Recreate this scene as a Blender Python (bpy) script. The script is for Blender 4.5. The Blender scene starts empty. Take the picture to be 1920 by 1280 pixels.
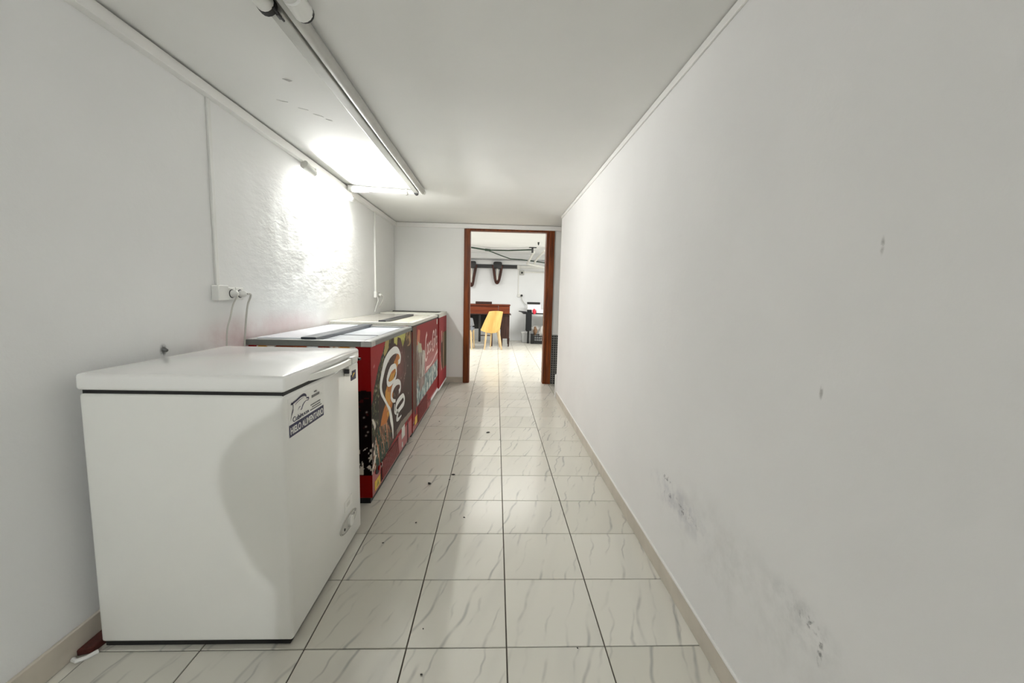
import bpy, bmesh, math, random
import numpy as np
from mathutils import Vector, Matrix, noise

random.seed(7)
SC = bpy.context.scene
COL = SC.collection

# ------------------------------------------------------------------ camera
cam_d = bpy.data.cameras.new('camera')
cam_d.sensor_width = 36.0
cam_d.lens = 14.522
cam_d.clip_start = 0.02
cam = bpy.data.objects.new('camera', cam_d)
COL.objects.link(cam)
RT = Vector((0.99902304, -0.03761474, 0.02319678))
UP = Vector((-0.01893591, 0.10992032, 0.99376001))
FW = Vector((0.03992982, 0.9932284, -0.10910066))
m = Matrix((RT, UP, -FW)).transposed().to_4x4()
m.translation = Vector((0, 0, 1.1585))
cam.matrix_world = m
SC.camera = cam

# ------------------------------------------------------------------ world, lamps, exposure
SC.view_settings.view_transform = 'Standard'
SC.view_settings.look = 'None'
SC.view_settings.gamma = 1.0
SC.view_settings.use_curve_mapping = False
SC.view_settings.exposure = 0.77
w = bpy.data.worlds.new('world')
SC.world = w
w.use_nodes = True
w.node_tree.nodes['Background'].inputs[0].default_value = (0.95, 0.97, 1.0, 1)
w.node_tree.nodes['Background'].inputs[1].default_value = 0.1


def area(name, loc, target, sx, sy, power, col):
    d = bpy.data.lights.new(name, 'AREA')
    d.shape = 'RECTANGLE'
    d.size, d.size_y = sx, sy
    d.energy = power
    d.color = col
    o = bpy.data.objects.new(name, d)
    o.location = loc
    o.rotation_euler = (Vector(target) - Vector(loc)).to_track_quat('-Z', 'Y').to_euler()
    COL.objects.link(o)
    return o


# unseen daylight fill added behind the camera, and the entrance ceiling lamp
area('rear_daylight_fill', (0.1, -2.9, 1.25), (-0.2, 3, 0.95), 1.3, 1.7, 1.5, (0.96, 0.98, 1.0))
bulb_d = bpy.data.lights.new('entrance_ceiling_lamp', 'POINT')   # bare bulb at the ceiling behind the camera
bulb_d.energy = 47
bulb_d.shadow_soft_size = 0.013
bulb_d.color = (0.95, 0.985, 1.0)
bulb = bpy.data.objects.new('entrance_ceiling_lamp', bulb_d)
bulb.location = (0.5, -2.3, 1.93)
COL.objects.link(bulb)
# ceiling lamps of the far room, out of view above the doorway and to the sides
area('far_room_lamp_right', (1.6, 8.2, 2.12), (1.4, 8.2, 0), 0.5, 1.4, 44, (1.0, 0.985, 0.95))
area('far_room_lamp_left', (-1.5, 8.2, 2.12), (-1.5, 8.2, 0), 0.4, 1.4, 38, (1.0, 0.985, 0.95))
area('far_room_lamp_near', (0.2, 6.3, 2.15), (0.2, 6.5, 0), 1.2, 0.25, 13, (1.0, 0.985, 0.95))
TUBE_STRENGTH = 250.0


# ------------------------------------------------------------------ helpers
def lin(c):
    return tuple((v / 255 / 12.92) if v / 255 <= 0.04045 else ((v / 255 + 0.055) / 1.055) ** 2.4 for v in c)


def L4(c):
    return lin(c) + (1.0,)


def mat(name, rgb, rough=0.5, metal=0.0, spec=0.5, noise_amt=0.0, noise_scale=20.0, bump=0.0, bump_scale=60.0,
        emit=None, alpha=1.0, coat=0.0):
    mt = bpy.data.materials.new(name)
    mt.use_nodes = True
    nt = mt.node_tree
    b = nt.nodes['Principled BSDF']
    b.inputs['Base Color'].default_value = L4(rgb)
    b.inputs['Roughness'].default_value = rough
    b.inputs['Metallic'].default_value = metal
    b.inputs['Specular IOR Level'].default_value = spec
    b.inputs['Coat Weight'].default_value = coat
    if emit:
        b.inputs['Emission Color'].default_value = L4(emit[0])
        b.inputs['Emission Strength'].default_value = emit[1]
    tc = nt.nodes.new('ShaderNodeTexCoord')
    if noise_amt:
        n = nt.nodes.new('ShaderNodeTexNoise')
        n.inputs['Scale'].default_value = noise_scale
        n.inputs['Detail'].default_value = 4
        nt.links.new(tc.outputs['Object'], n.inputs['Vector'])
        r = nt.nodes.new('ShaderNodeMapRange')
        r.inputs[1].default_value, r.inputs[2].default_value = 0.3, 0.7
        r.inputs[3].default_value, r.inputs[4].default_value = 1 - noise_amt, 1 + noise_amt
        nt.links.new(n.outputs[0], r.inputs[0])
        h = nt.nodes.new('ShaderNodeHueSaturation')
        h.inputs['Color'].default_value = L4(rgb)
        nt.links.new(r.outputs[0], h.inputs['Value'])
        nt.links.new(h.outputs[0], b.inputs['Base Color'])
    if bump:
        n = nt.nodes.new('ShaderNodeTexNoise')
        n.inputs['Scale'].default_value = bump_scale
        n.inputs['Detail'].default_value = 5
        nt.links.new(tc.outputs['Object'], n.inputs['Vector'])
        bp = nt.nodes.new('ShaderNodeBump')
        bp.inputs['Strength'].default_value = bump
        bp.inputs['Distance'].default_value = 0.004
        nt.links.new(n.outputs[0], bp.inputs['Height'])
        nt.links.new(bp.outputs[0], b.inputs['Normal'])
    return mt


class N:
    """small node-tree writer"""
    def __init__(self, name):
        self.m = bpy.data.materials.new(name)
        self.m.use_nodes = True
        self.t = self.m.node_tree
        self.b = self.t.nodes['Principled BSDF']

    def n(self, kind, **kw):
        x = self.t.nodes.new('ShaderNode' + kind)
        for k, v in kw.items():
            setattr(x, k, v)
        return x

    def l(self, a, b):
        self.t.links.new(a, b)

    def math(self, op, a, b=None, c=None, clamp=False):
        x = self.n('Math', operation=op, use_clamp=clamp)
        for i, v in enumerate((a, b, c)):
            if v is None:
                continue
            if isinstance(v, (int, float)):
                x.inputs[i].default_value = v
            else:
                self.l(v, x.inputs[i])
        return x.outputs[0]

    def rng(self, v, a, b, c=0.0, d=1.0):
        x = self.n('MapRange', interpolation_type='SMOOTHSTEP')
        self.l(v, x.inputs[0])
        for i, k in enumerate((a, b, c, d)):
            x.inputs[i + 1].default_value = k
        return x.outputs[0]

    def mix(self, f, a, b):
        x = self.n('Mix', data_type='RGBA')
        if isinstance(f, (int, float)):
            x.inputs[0].default_value = f
        else:
            self.l(f, x.inputs[0])
        for i, v in ((6, a), (7, b)):
            if isinstance(v, tuple):
                x.inputs[i].default_value = v
            else:
                self.l(v, x.inputs[i])
        return x.outputs[2]

    def noise(self, vec, scale, detail=3, rough=0.5):
        x = self.n('TexNoise')
        x.inputs['Scale'].default_value = scale
        x.inputs['Detail'].default_value = detail
        x.inputs['Roughness'].default_value = rough
        self.l(vec, x.inputs['Vector'])
        return x.outputs[0]


def mk_obj(name, me, parent=None):
    o = bpy.data.objects.new(name, me)
    COL.objects.link(o)
    if parent is not None:
        o.parent = parent
    return o


def world_loc(o):
    v = Vector((0, 0, 0))
    while o is not None:
        v += o.location
        o = o.parent
    return v


def part(name, bm, material, parent=None, smooth=False, label=None, stuff=False):
    """links a bmesh given in world coordinates as one mesh object under its thing"""
    if parent is not None:
        off = world_loc(parent)
        bmesh.ops.translate(bm, verts=bm.verts, vec=-off)
    bmesh.ops.recalc_face_normals(bm, faces=bm.faces)
    me = bpy.data.meshes.new(name)
    bm.to_mesh(me)
    bm.free()
    if smooth:
        me.polygons.foreach_set('use_smooth', [True] * len(me.polygons))
        me.set_sharp_from_angle(angle=math.radians(40))
    me.materials.append(material)
    o = mk_obj(name, me, parent)
    if label:
        o['label'] = label
    if stuff:
        o['kind'] = 'stuff'
    return o


def structure(name, bm, material, smooth=False):
    o = part(name, bm, material, None, smooth)
    o['kind'] = 'structure'
    return o


def thing(name, label, cat, loc, group=None):
    o = bpy.data.objects.new(name, None)
    COL.objects.link(o)
    o.empty_display_size = 0.05
    o.location = loc
    return tag(o, label, cat, group)


def tag(o, label, cat, group=None):
    o['label'] = label
    o['category'] = cat
    if group:
        o['group'] = group
    return o


def box(bm, x0, x1, y0, y1, z0, z1, bev=0.0, seg=2):
    vs = [bm.verts.new((x, y, z)) for x in (x0, x1) for y in (y0, y1) for z in (z0, z1)]
    fs = []
    for q in ((0, 1, 3, 2), (4, 6, 7, 5), (0, 4, 5, 1), (2, 3, 7, 6), (0, 2, 6, 4), (1, 5, 7, 3)):
        fs.append(bm.faces.new([vs[i] for i in q]))
    if bev:
        es = list({e for f in fs for e in f.edges})
        bmesh.ops.bevel(bm, geom=es, offset=bev, segments=seg, affect='EDGES', profile=0.5)
    return bm


def BX(*a, **k):
    return box(bmesh.new(), *a, **k)


def smooth_path(pts, n=6):
    P = [Vector(p) for p in pts]
    if len(P) < 3:
        return P
    out = []
    for i in range(len(P) - 1):
        p0 = P[i - 1] if i else 2 * P[0] - P[1]
        p1, p2 = P[i], P[i + 1]
        p3 = P[i + 2] if i + 2 < len(P) else 2 * P[-1] - P[-2]
        for k in range(n):
            t = k / n
            out.append(0.5 * ((2 * p1) + (-p0 + p2) * t + (2 * p0 - 5 * p1 + 4 * p2 - p3) * t * t + (-p0 + 3 * p1 - 3 * p2 + p3) * t ** 3))
    out.append(P[-1])
    return out


def tube(bm, pts, r, seg=8, smooth=0, caps=True):
    """round tube along a path; r is one radius or one per point"""
    P = smooth_path(pts, smooth) if smooth else [Vector(p) for p in pts]
    n = len(P)
    R = [r] * n if isinstance(r, (int, float)) else ([r[min(len(r) - 1, int(i * (len(r) - 1) / max(1, n - 1) + 1e-6))] for i in range(n)] if len(r) != n else list(r))
    T0 = (P[1] - P[0]).normalized()
    a = Vector((0, 0, 1)) if abs(T0.z) < 0.9 else Vector((1, 0, 0))
    u = T0.cross(a).normalized()
    rings = []
    for i in range(n):
        T = (P[min(i + 1, n - 1)] - P[max(i - 1, 0)]).normalized()
        u = (u - T * u.dot(T)).normalized()
        v = T.cross(u)
        rings.append([bm.verts.new(P[i] + R[i] * (math.cos(2 * math.pi * k / seg) * u + math.sin(2 * math.pi * k / seg) * v)) for k in range(seg)])
    for i in range(n - 1):
        for k in range(seg):
            bm.faces.new((rings[i][k], rings[i][(k + 1) % seg], rings[i + 1][(k + 1) % seg], rings[i + 1][k]))
    if caps:
        bm.faces.new(rings[0][::-1])
        bm.faces.new(rings[-1])
    return bm


def TB(pts, r, seg=8, smooth=0):
    return tube(bmesh.new(), pts, r, seg, smooth)


def prism(bm, poly, axis, a, b, bev=0.0):
    """extrudes a 2-D outline; axis 'x': outline is (y,z); 'y': (x,z); 'z': (x,y)"""
    def mk(p, t):
        return {'x': (t, p[0], p[1]), 'y': (p[0], t, p[1]), 'z': (p[0], p[1], t)}[axis]
    A = [bm.verts.new(mk(p, a)) for p in poly]
    Bv = [bm.verts.new(mk(p, b)) for p in poly]
    fs = [bm.faces.new(A[::-1]), bm.faces.new(Bv)]
    for i in range(len(poly)):
        j = (i + 1) % len(poly)
        fs.append(bm.faces.new((A[i], A[j], Bv[j], Bv[i])))
    if bev:
        es = list({e for f in fs for e in f.edges})
        bmesh.ops.bevel(bm, geom=es, offset=bev, segments=2, affect='EDGES', profile=0.5)
    return bm


def ribbon(bm, pts, widths, x, n=8, thick=0.0008):
    """flat stroke of print on a face that looks along +x; pts are (y,z)"""
    P = smooth_path([(0, p[0], p[1]) for p in pts], n)
    k = len(P)
    Lr, Rr = [], []
    for i in range(k):
        T = (P[min(i + 1, k - 1)] - P[max(i - 1, 0)])
        T = T.normalized() if T.length > 1e-9 else Vector((0, 1, 0))
        nrm = Vector((0, -T.z, T.y))
        f = i / (k - 1) * (len(widths) - 1)
        a = int(min(f, len(widths) - 2)) if len(widths) > 1 else 0
        wd = widths[a] * (1 - (f - a)) + widths[min(a + 1, len(widths) - 1)] * (f - a)
        Lr.append(bm.verts.new((x, (P[i] + nrm * wd / 2).y, (P[i] + nrm * wd / 2).z)))
        Rr.append(bm.verts.new((x, (P[i] - nrm * wd / 2).y, (P[i] - nrm * wd / 2).z)))
    for i in range(k - 1):
        bm.faces.new((Lr[i], Lr[i + 1], Rr[i + 1], Rr[i]))
    return bm


def ellipse(cy, cz, ry, rz, n=14, tilt=0.0, a0=0.0, a1=2 * math.pi):
    out = []
    for i in range(n + 1):
        t = a0 + (a1 - a0) * i / n
        a, b = ry * math.cos(t), rz * math.sin(t)
        out.append((cy + a * math.cos(tilt) - b * math.sin(tilt), cz + a * math.sin(tilt) + b * math.cos(tilt)))
    return out


def lettering(text, x, y, z, size, material, parent, name='lettering', width=None, bold=0.0):
    """text on a face that looks along +x, left edge at y, base line at z"""
    c = bpy.data.curves.new(name, 'FONT')
    c.body = text
    c.size = size
    c.extrude = 0.0004
    c.offset = bold
    o = bpy.data.objects.new(name, c)
    COL.objects.link(o)
    bpy.context.view_layer.update()
    me = bpy.data.meshes.new_from_object(o.evaluated_get(bpy.context.evaluated_depsgraph_get()))
    bpy.data.objects.remove(o)
    xs = [v.co.x for v in me.vertices]
    x0, x1 = min(xs), max(xs)
    s = (width / (x1 - x0)) if width else 1.0
    off = world_loc(parent)
    for v in me.vertices:
        v.co = Vector((x + v.co.z, y + (v.co.x - x0) * s, z + v.co.y)) - off
    me.materials.clear()
    me.materials.append(material)
    return mk_obj(name, me, parent)


# ------------------------------------------------------------------ materials
def plaster(name, rgb, bump=0.25, stains_and_bounce=None, mottling=0.02, relief=False):
    s = N(name)
    g = s.n('NewGeometry').outputs['Position']
    base = L4(rgb)
    n1 = s.noise(g, 1.3, 4)
    dark = tuple(v * (1 - mottling * 2) for v in base[:3]) + (1,)
    col = s.mix(s.rng(n1, 0.35, 0.68), dark, base)
    if stains_and_bounce:
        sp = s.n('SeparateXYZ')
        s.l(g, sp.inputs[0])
        for (cy, cz, ry, rz, sc, rgbs, lo, hi) in stains_and_bounce:
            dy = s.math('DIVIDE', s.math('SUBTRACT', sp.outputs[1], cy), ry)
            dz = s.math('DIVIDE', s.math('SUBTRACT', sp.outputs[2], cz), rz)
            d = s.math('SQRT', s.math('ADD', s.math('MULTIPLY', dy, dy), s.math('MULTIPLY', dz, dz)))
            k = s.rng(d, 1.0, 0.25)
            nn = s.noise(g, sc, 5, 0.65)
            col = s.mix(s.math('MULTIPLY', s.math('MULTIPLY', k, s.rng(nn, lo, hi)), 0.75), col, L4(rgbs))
    s.l(col, s.b.inputs['Base Color'])
    s.b.inputs['Roughness'].default_value = 0.82
    s.b.inputs['Specular IOR Level'].default_value = 0.25
    n2 = s.noise(g, 55, 5, 0.6)
    n3 = s.noise(g, 7, 3, 0.5)
    hh = s.math('ADD', s.math('MULTIPLY', n2, 0.35), n3)
    if relief:      # old damp-blistered, trowelled patch of the wall
        mp = s.n('Mapping')
        mp.inputs['Rotation'].default_value = (math.radians(38), 0, 0)
        mp.inputs['Scale'].default_value = (1, 3.6, 9.5)
        s.l(g, mp.inputs['Vector'])
        sp = s.n('SeparateXYZ')
        s.l(g, sp.inputs[0])
        rid = s.math('SUBTRACT', 1.0, s.math('ABSOLUTE', s.math('MULTIPLY', s.math('SUBTRACT', s.noise(mp.outputs[0], 1.0, 4, 0.6), 0.5), 3.0)))
        mk = s.math('MULTIPLY', s.rng(sp.outputs[1], 2.0, 2.6), s.rng(sp.outputs[1], 4.4, 3.5))
        mk = s.math('MULTIPLY', mk, s.math('MULTIPLY', s.rng(sp.outputs[2], 0.95, 1.25), s.rng(sp.outputs[2], 2.0, 1.75)))
        hh = s.math('ADD', hh, s.math('MULTIPLY', s.math('MULTIPLY', rid, mk), 2.6))
    bp = s.n('Bump')
    bp.inputs['Strength'].default_value = bump
    bp.inputs['Distance'].default_value = 0.008
    s.l(hh, bp.inputs['Height'])
    s.l(bp.outputs[0], s.b.inputs['Normal'])
    return s.m


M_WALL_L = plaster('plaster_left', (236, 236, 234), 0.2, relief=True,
                   stains_and_bounce=[(2.5, 0.92, 1.0, 0.16, 2.5, (216, 192, 192), 0.2, 0.75), (1.668, 0.915, 0.022, 0.03, 90, (60, 58, 54), 0.3, 0.5),
                           (2.1, 0.90, 0.35, 0.16, 4, (196, 166, 166), 0.3, 0.75)])  # pink patches: bounce off the red freezers painted into the wall colour
M_WALL_R = plaster('plaster_right', (237, 236, 234), 0.16,
                   stains_and_bounce=[(1.50, 0.375, 0.34, 0.09, 9, (196, 196, 200), 0.42, 0.66), (0.86, 0.43, 0.16, 0.08, 9, (196, 196, 194), 0.42, 0.66),
                           (1.2, 0.36, 0.8, 0.2, 5, (216, 215, 212), 0.40, 0.7), (1.47, 0.37, 0.22, 0.03, 40, (120, 120, 124), 0.56, 0.68), (0.79, 0.41, 0.010, 0.045, 60, (90, 90, 90), 0.45, 0.6), (0.83, 0.445, 0.05, 0.02, 60, (110, 110, 112), 0.5, 0.64),
                           (1.60, 0.43, 0.05, 0.02, 60, (90, 90, 92), 0.5, 0.62), (0.756, 1.268, 0.006, 0.022, 70, (170, 168, 163), 0.3, 0.6),
                           (0.861, 0.965, 0.007, 0.022, 70, (170, 168, 163), 0.3, 0.6)])
M_WALL_F = plaster('plaster_far', (238, 238, 235), 0.12)
M_CEIL = plaster('plaster_ceiling', (239, 239, 236), 0.12)
M_ROOM = plaster('plaster_far_room', (240, 242, 243), 0.1)
M_TRIMW = mat('white_gloss_moulding', (236, 235, 231), 0.45, bump=0.15, bump_scale=25)
M_BASEB = mat('beige_skirting_tile', (196, 188, 174), 0.35, noise_amt=0.1, noise_scale=9)
M_GROUT = mat('dark_grout', (74, 68, 58), 0.9, noise_amt=0.2, noise_scale=60)


def tile_material():
    s = N('marble_look_tile')
    g = s.n('NewGeometry').outputs['Position']
    oi = s.n('ObjectInfo')
    off = s.n('Combine' 'XYZ')
    s.l(s.math('MULTIPLY', oi.outputs['Random'], 37.0), off.inputs[0])
    s.l(s.math('MULTIPLY', oi.outputs['Random'], 91.0), off.inputs[1])
    add = s.n('VectorMath', operation='ADD')
    s.l(g, add.inputs[0])
    s.l(off.outputs[0], add.inputs[1])
    mp = s.n('Mapping')
    mp.inputs['Rotation'].default_value = (0, 0, math.radians(17))
    s.l(add.outputs[0], mp.inputs['Vector'])
    sp = s.n('SeparateXYZ')
    s.l(mp.outputs[0], sp.inputs[0])
    base = s.mix(s.rng(oi.outputs['Random'], 0.0, 1.0), L4((208, 205, 193)), L4((218, 215, 204)))
    col = base
    ms = s.n('Mapping')
    ms.inputs['Scale'].default_value = (7.0, 0.9, 1.0)
    s.l(mp.outputs[0], ms.inputs['Vector'])
    cloud = s.rng(s.noise(ms.outputs[0], 1.0, 2), 0.50, 0.75)
    col = s.mix(s.math('MULTIPLY', cloud, 0.22), col, L4((178, 177, 172)))
    for freq, thick, amt, seed in ((8.0, 0.075, 0.50, 0.0), (13.0, 0.085, 0.42, 5.3)):
        wob = s.noise(mp.outputs[0], 4.0 + seed, 2, 0.4)
        u = s.math('ADD', s.math('MULTIPLY', sp.outputs[0], freq), s.math('MULTIPLY', s.math('SUBTRACT', wob, 0.5), 0.75))
        u = s.math('ADD', u, seed)
        cell = s.math('FLOOR', u)
        d = s.math('ABSOLUTE', s.math('SUBTRACT', s.math('SUBTRACT', u, cell), 0.5))
        cv = s.n('CombineXYZ')
        s.l(s.math('MULTIPLY', cell, 3.71), cv.inputs[0])
        s.l(s.math('MULTIPLY', sp.outputs[1], 3.0), cv.inputs[1])
        pres = s.rng(s.noise(cv.outputs[0], 1.0, 3, 0.6), 0.46, 0.66)
        line = s.rng(d, thick, 0.0)
        col = s.mix(s.math('MULTIPLY', s.math('MULTIPLY', line, pres), amt), col, L4((116, 116, 116)))
    s.l(col, s.b.inputs['Base Color'])
    s.b.inputs['Roughness'].default_value = 0.24
    s.b.inputs['Specular IOR Level'].default_value = 0.5
    bp = s.n('Bump')
    bp.inputs['Strength'].default_value = 0.05
    bp.inputs['Distance'].default_value = 0.004
    s.l(s.noise(g, 6, 2), bp.inputs['Height'])
    s.l(bp.outputs[0], s.b.inputs['Normal'])
    return s.m


M_TILE = tile_material()


def wood(name, a, b, scale=30, rough=0.4, axis=2):
    s = N(name)
    g = s.n('NewGeometry').outputs['Position']
    mp = s.n('Mapping')
    sc = [scale, scale, scale]
    sc[axis] = scale * 0.06
    mp.inputs['Scale'].default_value = sc
    s.l(g, mp.inputs['Vector'])
    n = s.noise(mp.outputs[0], 1.0, 4, 0.6)
    s.l(s.mix(s.rng(n, 0.3, 0.7), L4(a), L4(b)), s.b.inputs['Base Color'])
    s.b.inputs['Roughness'].default_value = rough
    s.b.inputs['Specular IOR Level'].default_value = 0.25
    return s.m


M_FRAME = wood('dark_varnished_frame_wood', (82, 36, 6), (128, 62, 16), 45, 0.38, 2)
M_DESK = wood('reddish_desk_wood', (84, 36, 20), (118, 56, 30), 30, 0.4, 0)
M_DESKD = wood('dark_desk_wood', (44, 28, 24), (66, 44, 38), 30, 0.5, 2)
M_PLY = wood('pale_plywood', (212, 170, 98), (228, 190, 118), 18, 0.45, 2)
M_LEG = wood('pale_leg_wood', (206, 176, 130), (226, 200, 156), 25, 0.5, 2)
M_LOOP = wood('dark_brown_bentwood', (52, 28, 22), (92, 54, 44), 25, 0.4, 2)
M_WHITE = mat('white_enamel', (242, 242, 236), 0.3, noise_amt=0.015, noise_scale=3, coat=0.6)
M_LID = mat('white_lid_plastic', (246, 246, 242), 0.26, noise_amt=0.012, noise_scale=4, coat=0.6)
M_HANDLE = mat('white_handle_plastic', (238, 237, 230), 0.35)
M_BLACK = mat('black_rubber', (18, 18, 18), 0.6, noise_amt=0.2)
M_DARK = mat('dark_grey_plastic', (44, 44, 46), 0.45, noise_amt=0.1)
M_PVC = mat('white_pvc', (226, 226, 221), 0.4, noise_amt=0.03, noise_scale=12)
M_PVC2 = mat('aged_grey_white_pvc', (182, 182, 176), 0.5, noise_amt=0.06, noise_scale=12)
M_CABLE = mat('grey_white_cable', (186, 184, 176), 0.5, noise_amt=0.05)
M_NAVY = mat('navy_print', (26, 26, 66), 0.5, noise_amt=0.1, noise_scale=80)
M_PRINTW = mat('white_print', (232, 231, 226), 0.5, noise_amt=0.02)
M_PRINTG = mat('grey_print', (120, 120, 118), 0.5, noise_amt=0.1, noise_scale=90)
M_STICKG = mat('pale_grey_sticker', (206, 205, 197), 0.4, noise_amt=0.04, noise_scale=60)
M_RED = mat('glossy_red_enamel', (150, 18, 18), 0.3, spec=0.3, noise_amt=0.06, noise_scale=6)
M_REDD = mat('dark_red_grille', (128, 22, 22), 0.4, noise_amt=0.1, noise_scale=20)
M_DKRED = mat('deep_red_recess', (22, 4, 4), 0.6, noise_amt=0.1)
M_RIMD = mat('shaded_rim_edge', (104, 107, 102), 0.45, noise_amt=0.06, noise_scale=20)  # darker copy of the rim metal, shade put into the colour
M_ALU = mat('brushed_aluminium', (160, 161, 158), 0.34, metal=0.6, noise_amt=0.05, noise_scale=40)
M_ALUL = mat('cream_freezer_rim', (208, 207, 196), 0.35, metal=0.15, noise_amt=0.04, noise_scale=30)
M_GLASSW = mat('frosted_white_lid', (214, 219, 224), 0.18, noise_amt=0.03, noise_scale=5)
M_GLASSC = mat('cream_lid', (222, 220, 200), 0.2, noise_amt=0.03, noise_scale=5)
M_GLASSB = mat('greyish_tinted_lid', (168, 164, 154), 0.12, noise_amt=0.04, noise_scale=4)
M_RAIL = mat('blue_black_lid_rail', (46, 54, 64), 0.3, noise_amt=0.1)
M_YELLOW = mat('yellow_sticker', (222, 186, 60), 0.5, noise_amt=0.08, noise_scale=60)
M_OLIVE = mat('olive_print', (150, 140, 50), 0.5, noise_amt=0.1)
M_GREEN = mat('green_pipe_plastic', (44, 66, 52), 0.5, noise_amt=0.1)
M_PINK = mat('red_pink_cloth', (206, 52, 70), 0.8, noise_amt=0.2, noise_scale=40)
M_PAPER = mat('white_card', (242, 243, 243), 0.6, noise_amt=0.02)
M_BAG = mat('white_plastic_film', (216, 214, 210), 0.3, noise_amt=0.08, noise_scale=25, bump=0.6, bump_scale=22)
M_BROWN = mat('brown_parcel', (134, 104, 78), 0.7, noise_amt=0.15, noise_scale=20)
M_GREYCH = mat('grey_shell_plastic', (132, 138, 146), 0.45, noise_amt=0.05)
M_BLKCLOTH = mat('black_cloth', (20, 22, 24), 0.85, noise_amt=0.2, noise_scale=30, bump=0.4, bump_scale=20)
M_MOSAIC = mat('black_mosaic', (24, 24, 26), 0.3, noise_amt=0.25, noise_scale=70)
M_MGROUT = mat('pale_mosaic_grout', (168, 166, 160), 0.8, noise_amt=0.05)
M_CREAMT = mat('clear_plastic_tub', (206, 209, 210), 0.25, noise_amt=0.05)
M_TUBE = mat('lit_tube_glass', (255, 255, 250), 0.3, emit=((255, 255, 253), TUBE_STRENGTH))
M_TUBE.diffuse_color = (1, 1, 1, 1)
M_SPECK = mat('dark_debris', (34, 30, 26), 0.8, noise_amt=0.3, noise_scale=200)
M_TERRA = mat('dark_red_terracotta', (70, 24, 14), 0.8, noise_amt=0.25, noise_scale=60, bump=0.5)


# ------------------------------------------------------------------ structure
XL, XR, YF, ZC = -1.31, 0.715, 5.43, 2.062
Y0 = -3.0
T = 0.33
TX0, TY0 = 0.056, 1.2524


def make_floor():
    fl = structure('floor', BX(-3.2, 3.4, Y0, 11.2, -0.12, -0.0045), M_GROUT)
    g = 0.0022
    meshes = {}

    def tile_mesh(w_):
        k = round(w_, 3)
        if k not in meshes:
            bm = bmesh.new()
            box(bm, 0, w_, 0, T - 2 * g, -0.009, 0)
            es = [e for e in bm.edges if all(v.co.z > -0.001 for v in e.verts)]
            bmesh.ops.bevel(bm, geom=es, offset=0.0012, segments=1, affect='EDGES')
            bmesh.ops.recalc_face_normals(bm, faces=bm.faces)
            me = bpy.data.meshes.new('floor_tile')
            bm.to_mesh(me)
            bm.free()
            me.materials.append(M_TILE)
            meshes[k] = me
        return meshes[k]
    rnd = random.Random(3)
    far = bmesh.new()
    for j in range(-13, 31):
        for i in range(-10, 11):
            x0, x1 = TX0 + T * i + g, TX0 + T * (i + 1) - g
            y0 = TY0 + T * j + g
            yc = y0 + T / 2
            lo, hi = XL, (XR if yc < 4.7 else 2.2)
            if yc > YF + 0.1:
                lo, hi = -3.0, 3.2
            x0, x1 = max(x0, lo), min(x1, hi)
            if x1 - x0 < 0.02:
                continue
            if -4 <= j <= 12 and x0 < 1.5 and x0 > -1.5:
                o = mk_obj('floor_tile', tile_mesh(x1 - x0), fl)
                o.location = (x0, y0, rnd.uniform(-0.0006, 0.0))
            else:
                box(far, x0, x1, y0, y0 + T - 2 * g, -0.009, -0.0004)
    part('floor_tile', far, M_TILE, fl, stuff=True)
    return fl


FLOOR = make_floor()


def make_left_wall():
    bm = bmesh.new()
    ys = np.concatenate([np.arange(Y0, 1.9, 0.1), np.arange(1.9, 4.6, 0.022), np.arange(4.6, YF + 0.05, 0.1)])
    zs = np.linspace(0, 2.2, 101)
    grid = []
    for y in ys:
        col = []
        for z in zs:
            my = min(max((y - 2.05) / 0.5, 0), 1) * min(max((4.4 - y) / 0.8, 0), 1)
            mz = min(max((z - 0.85) / 0.2, 0), 1) * min(max((1.98 - z) / 0.15, 0), 1)
            core = math.exp(-((y - 2.85) / 0.6) ** 2 - ((z - 1.52) / 0.36) ** 2)
            a, b = y * 0.82 + z * 0.57, -y * 0.57 + z * 0.82
            p = Vector((a * 3.0, b * 8.0, 4.2))
            h = noise.noise(p) + 0.55 * noise.noise(p * 2.3) + 0.25 * noise.noise(p * 5.1)
            h2 = noise.noise(Vector((y * 2.2, z * 1.3, 9.0))) + 0.5 * noise.noise(Vector((y * 9, z * 3.2, 2.0)))
            d = my * mz * (0.004 * h2 + (0.002 + 0.005 * core) * h)
            col.append(bm.verts.new((XL + d, y, z)))
        grid.append(col)
    for i in range(len(ys) - 1):
        for k in range(len(zs) - 1):
            bm.faces.new((grid[i][k], grid[i + 1][k], grid[i + 1][k + 1], grid[i][k + 1]))
    # body of the wall behind the plaster face
    box(bm, XL - 0.16, XL - 0.02, Y0, YF + 0.05, 0, 2.2)
    return structure('wall_left', bm, M_WALL_L, smooth=True)


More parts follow.
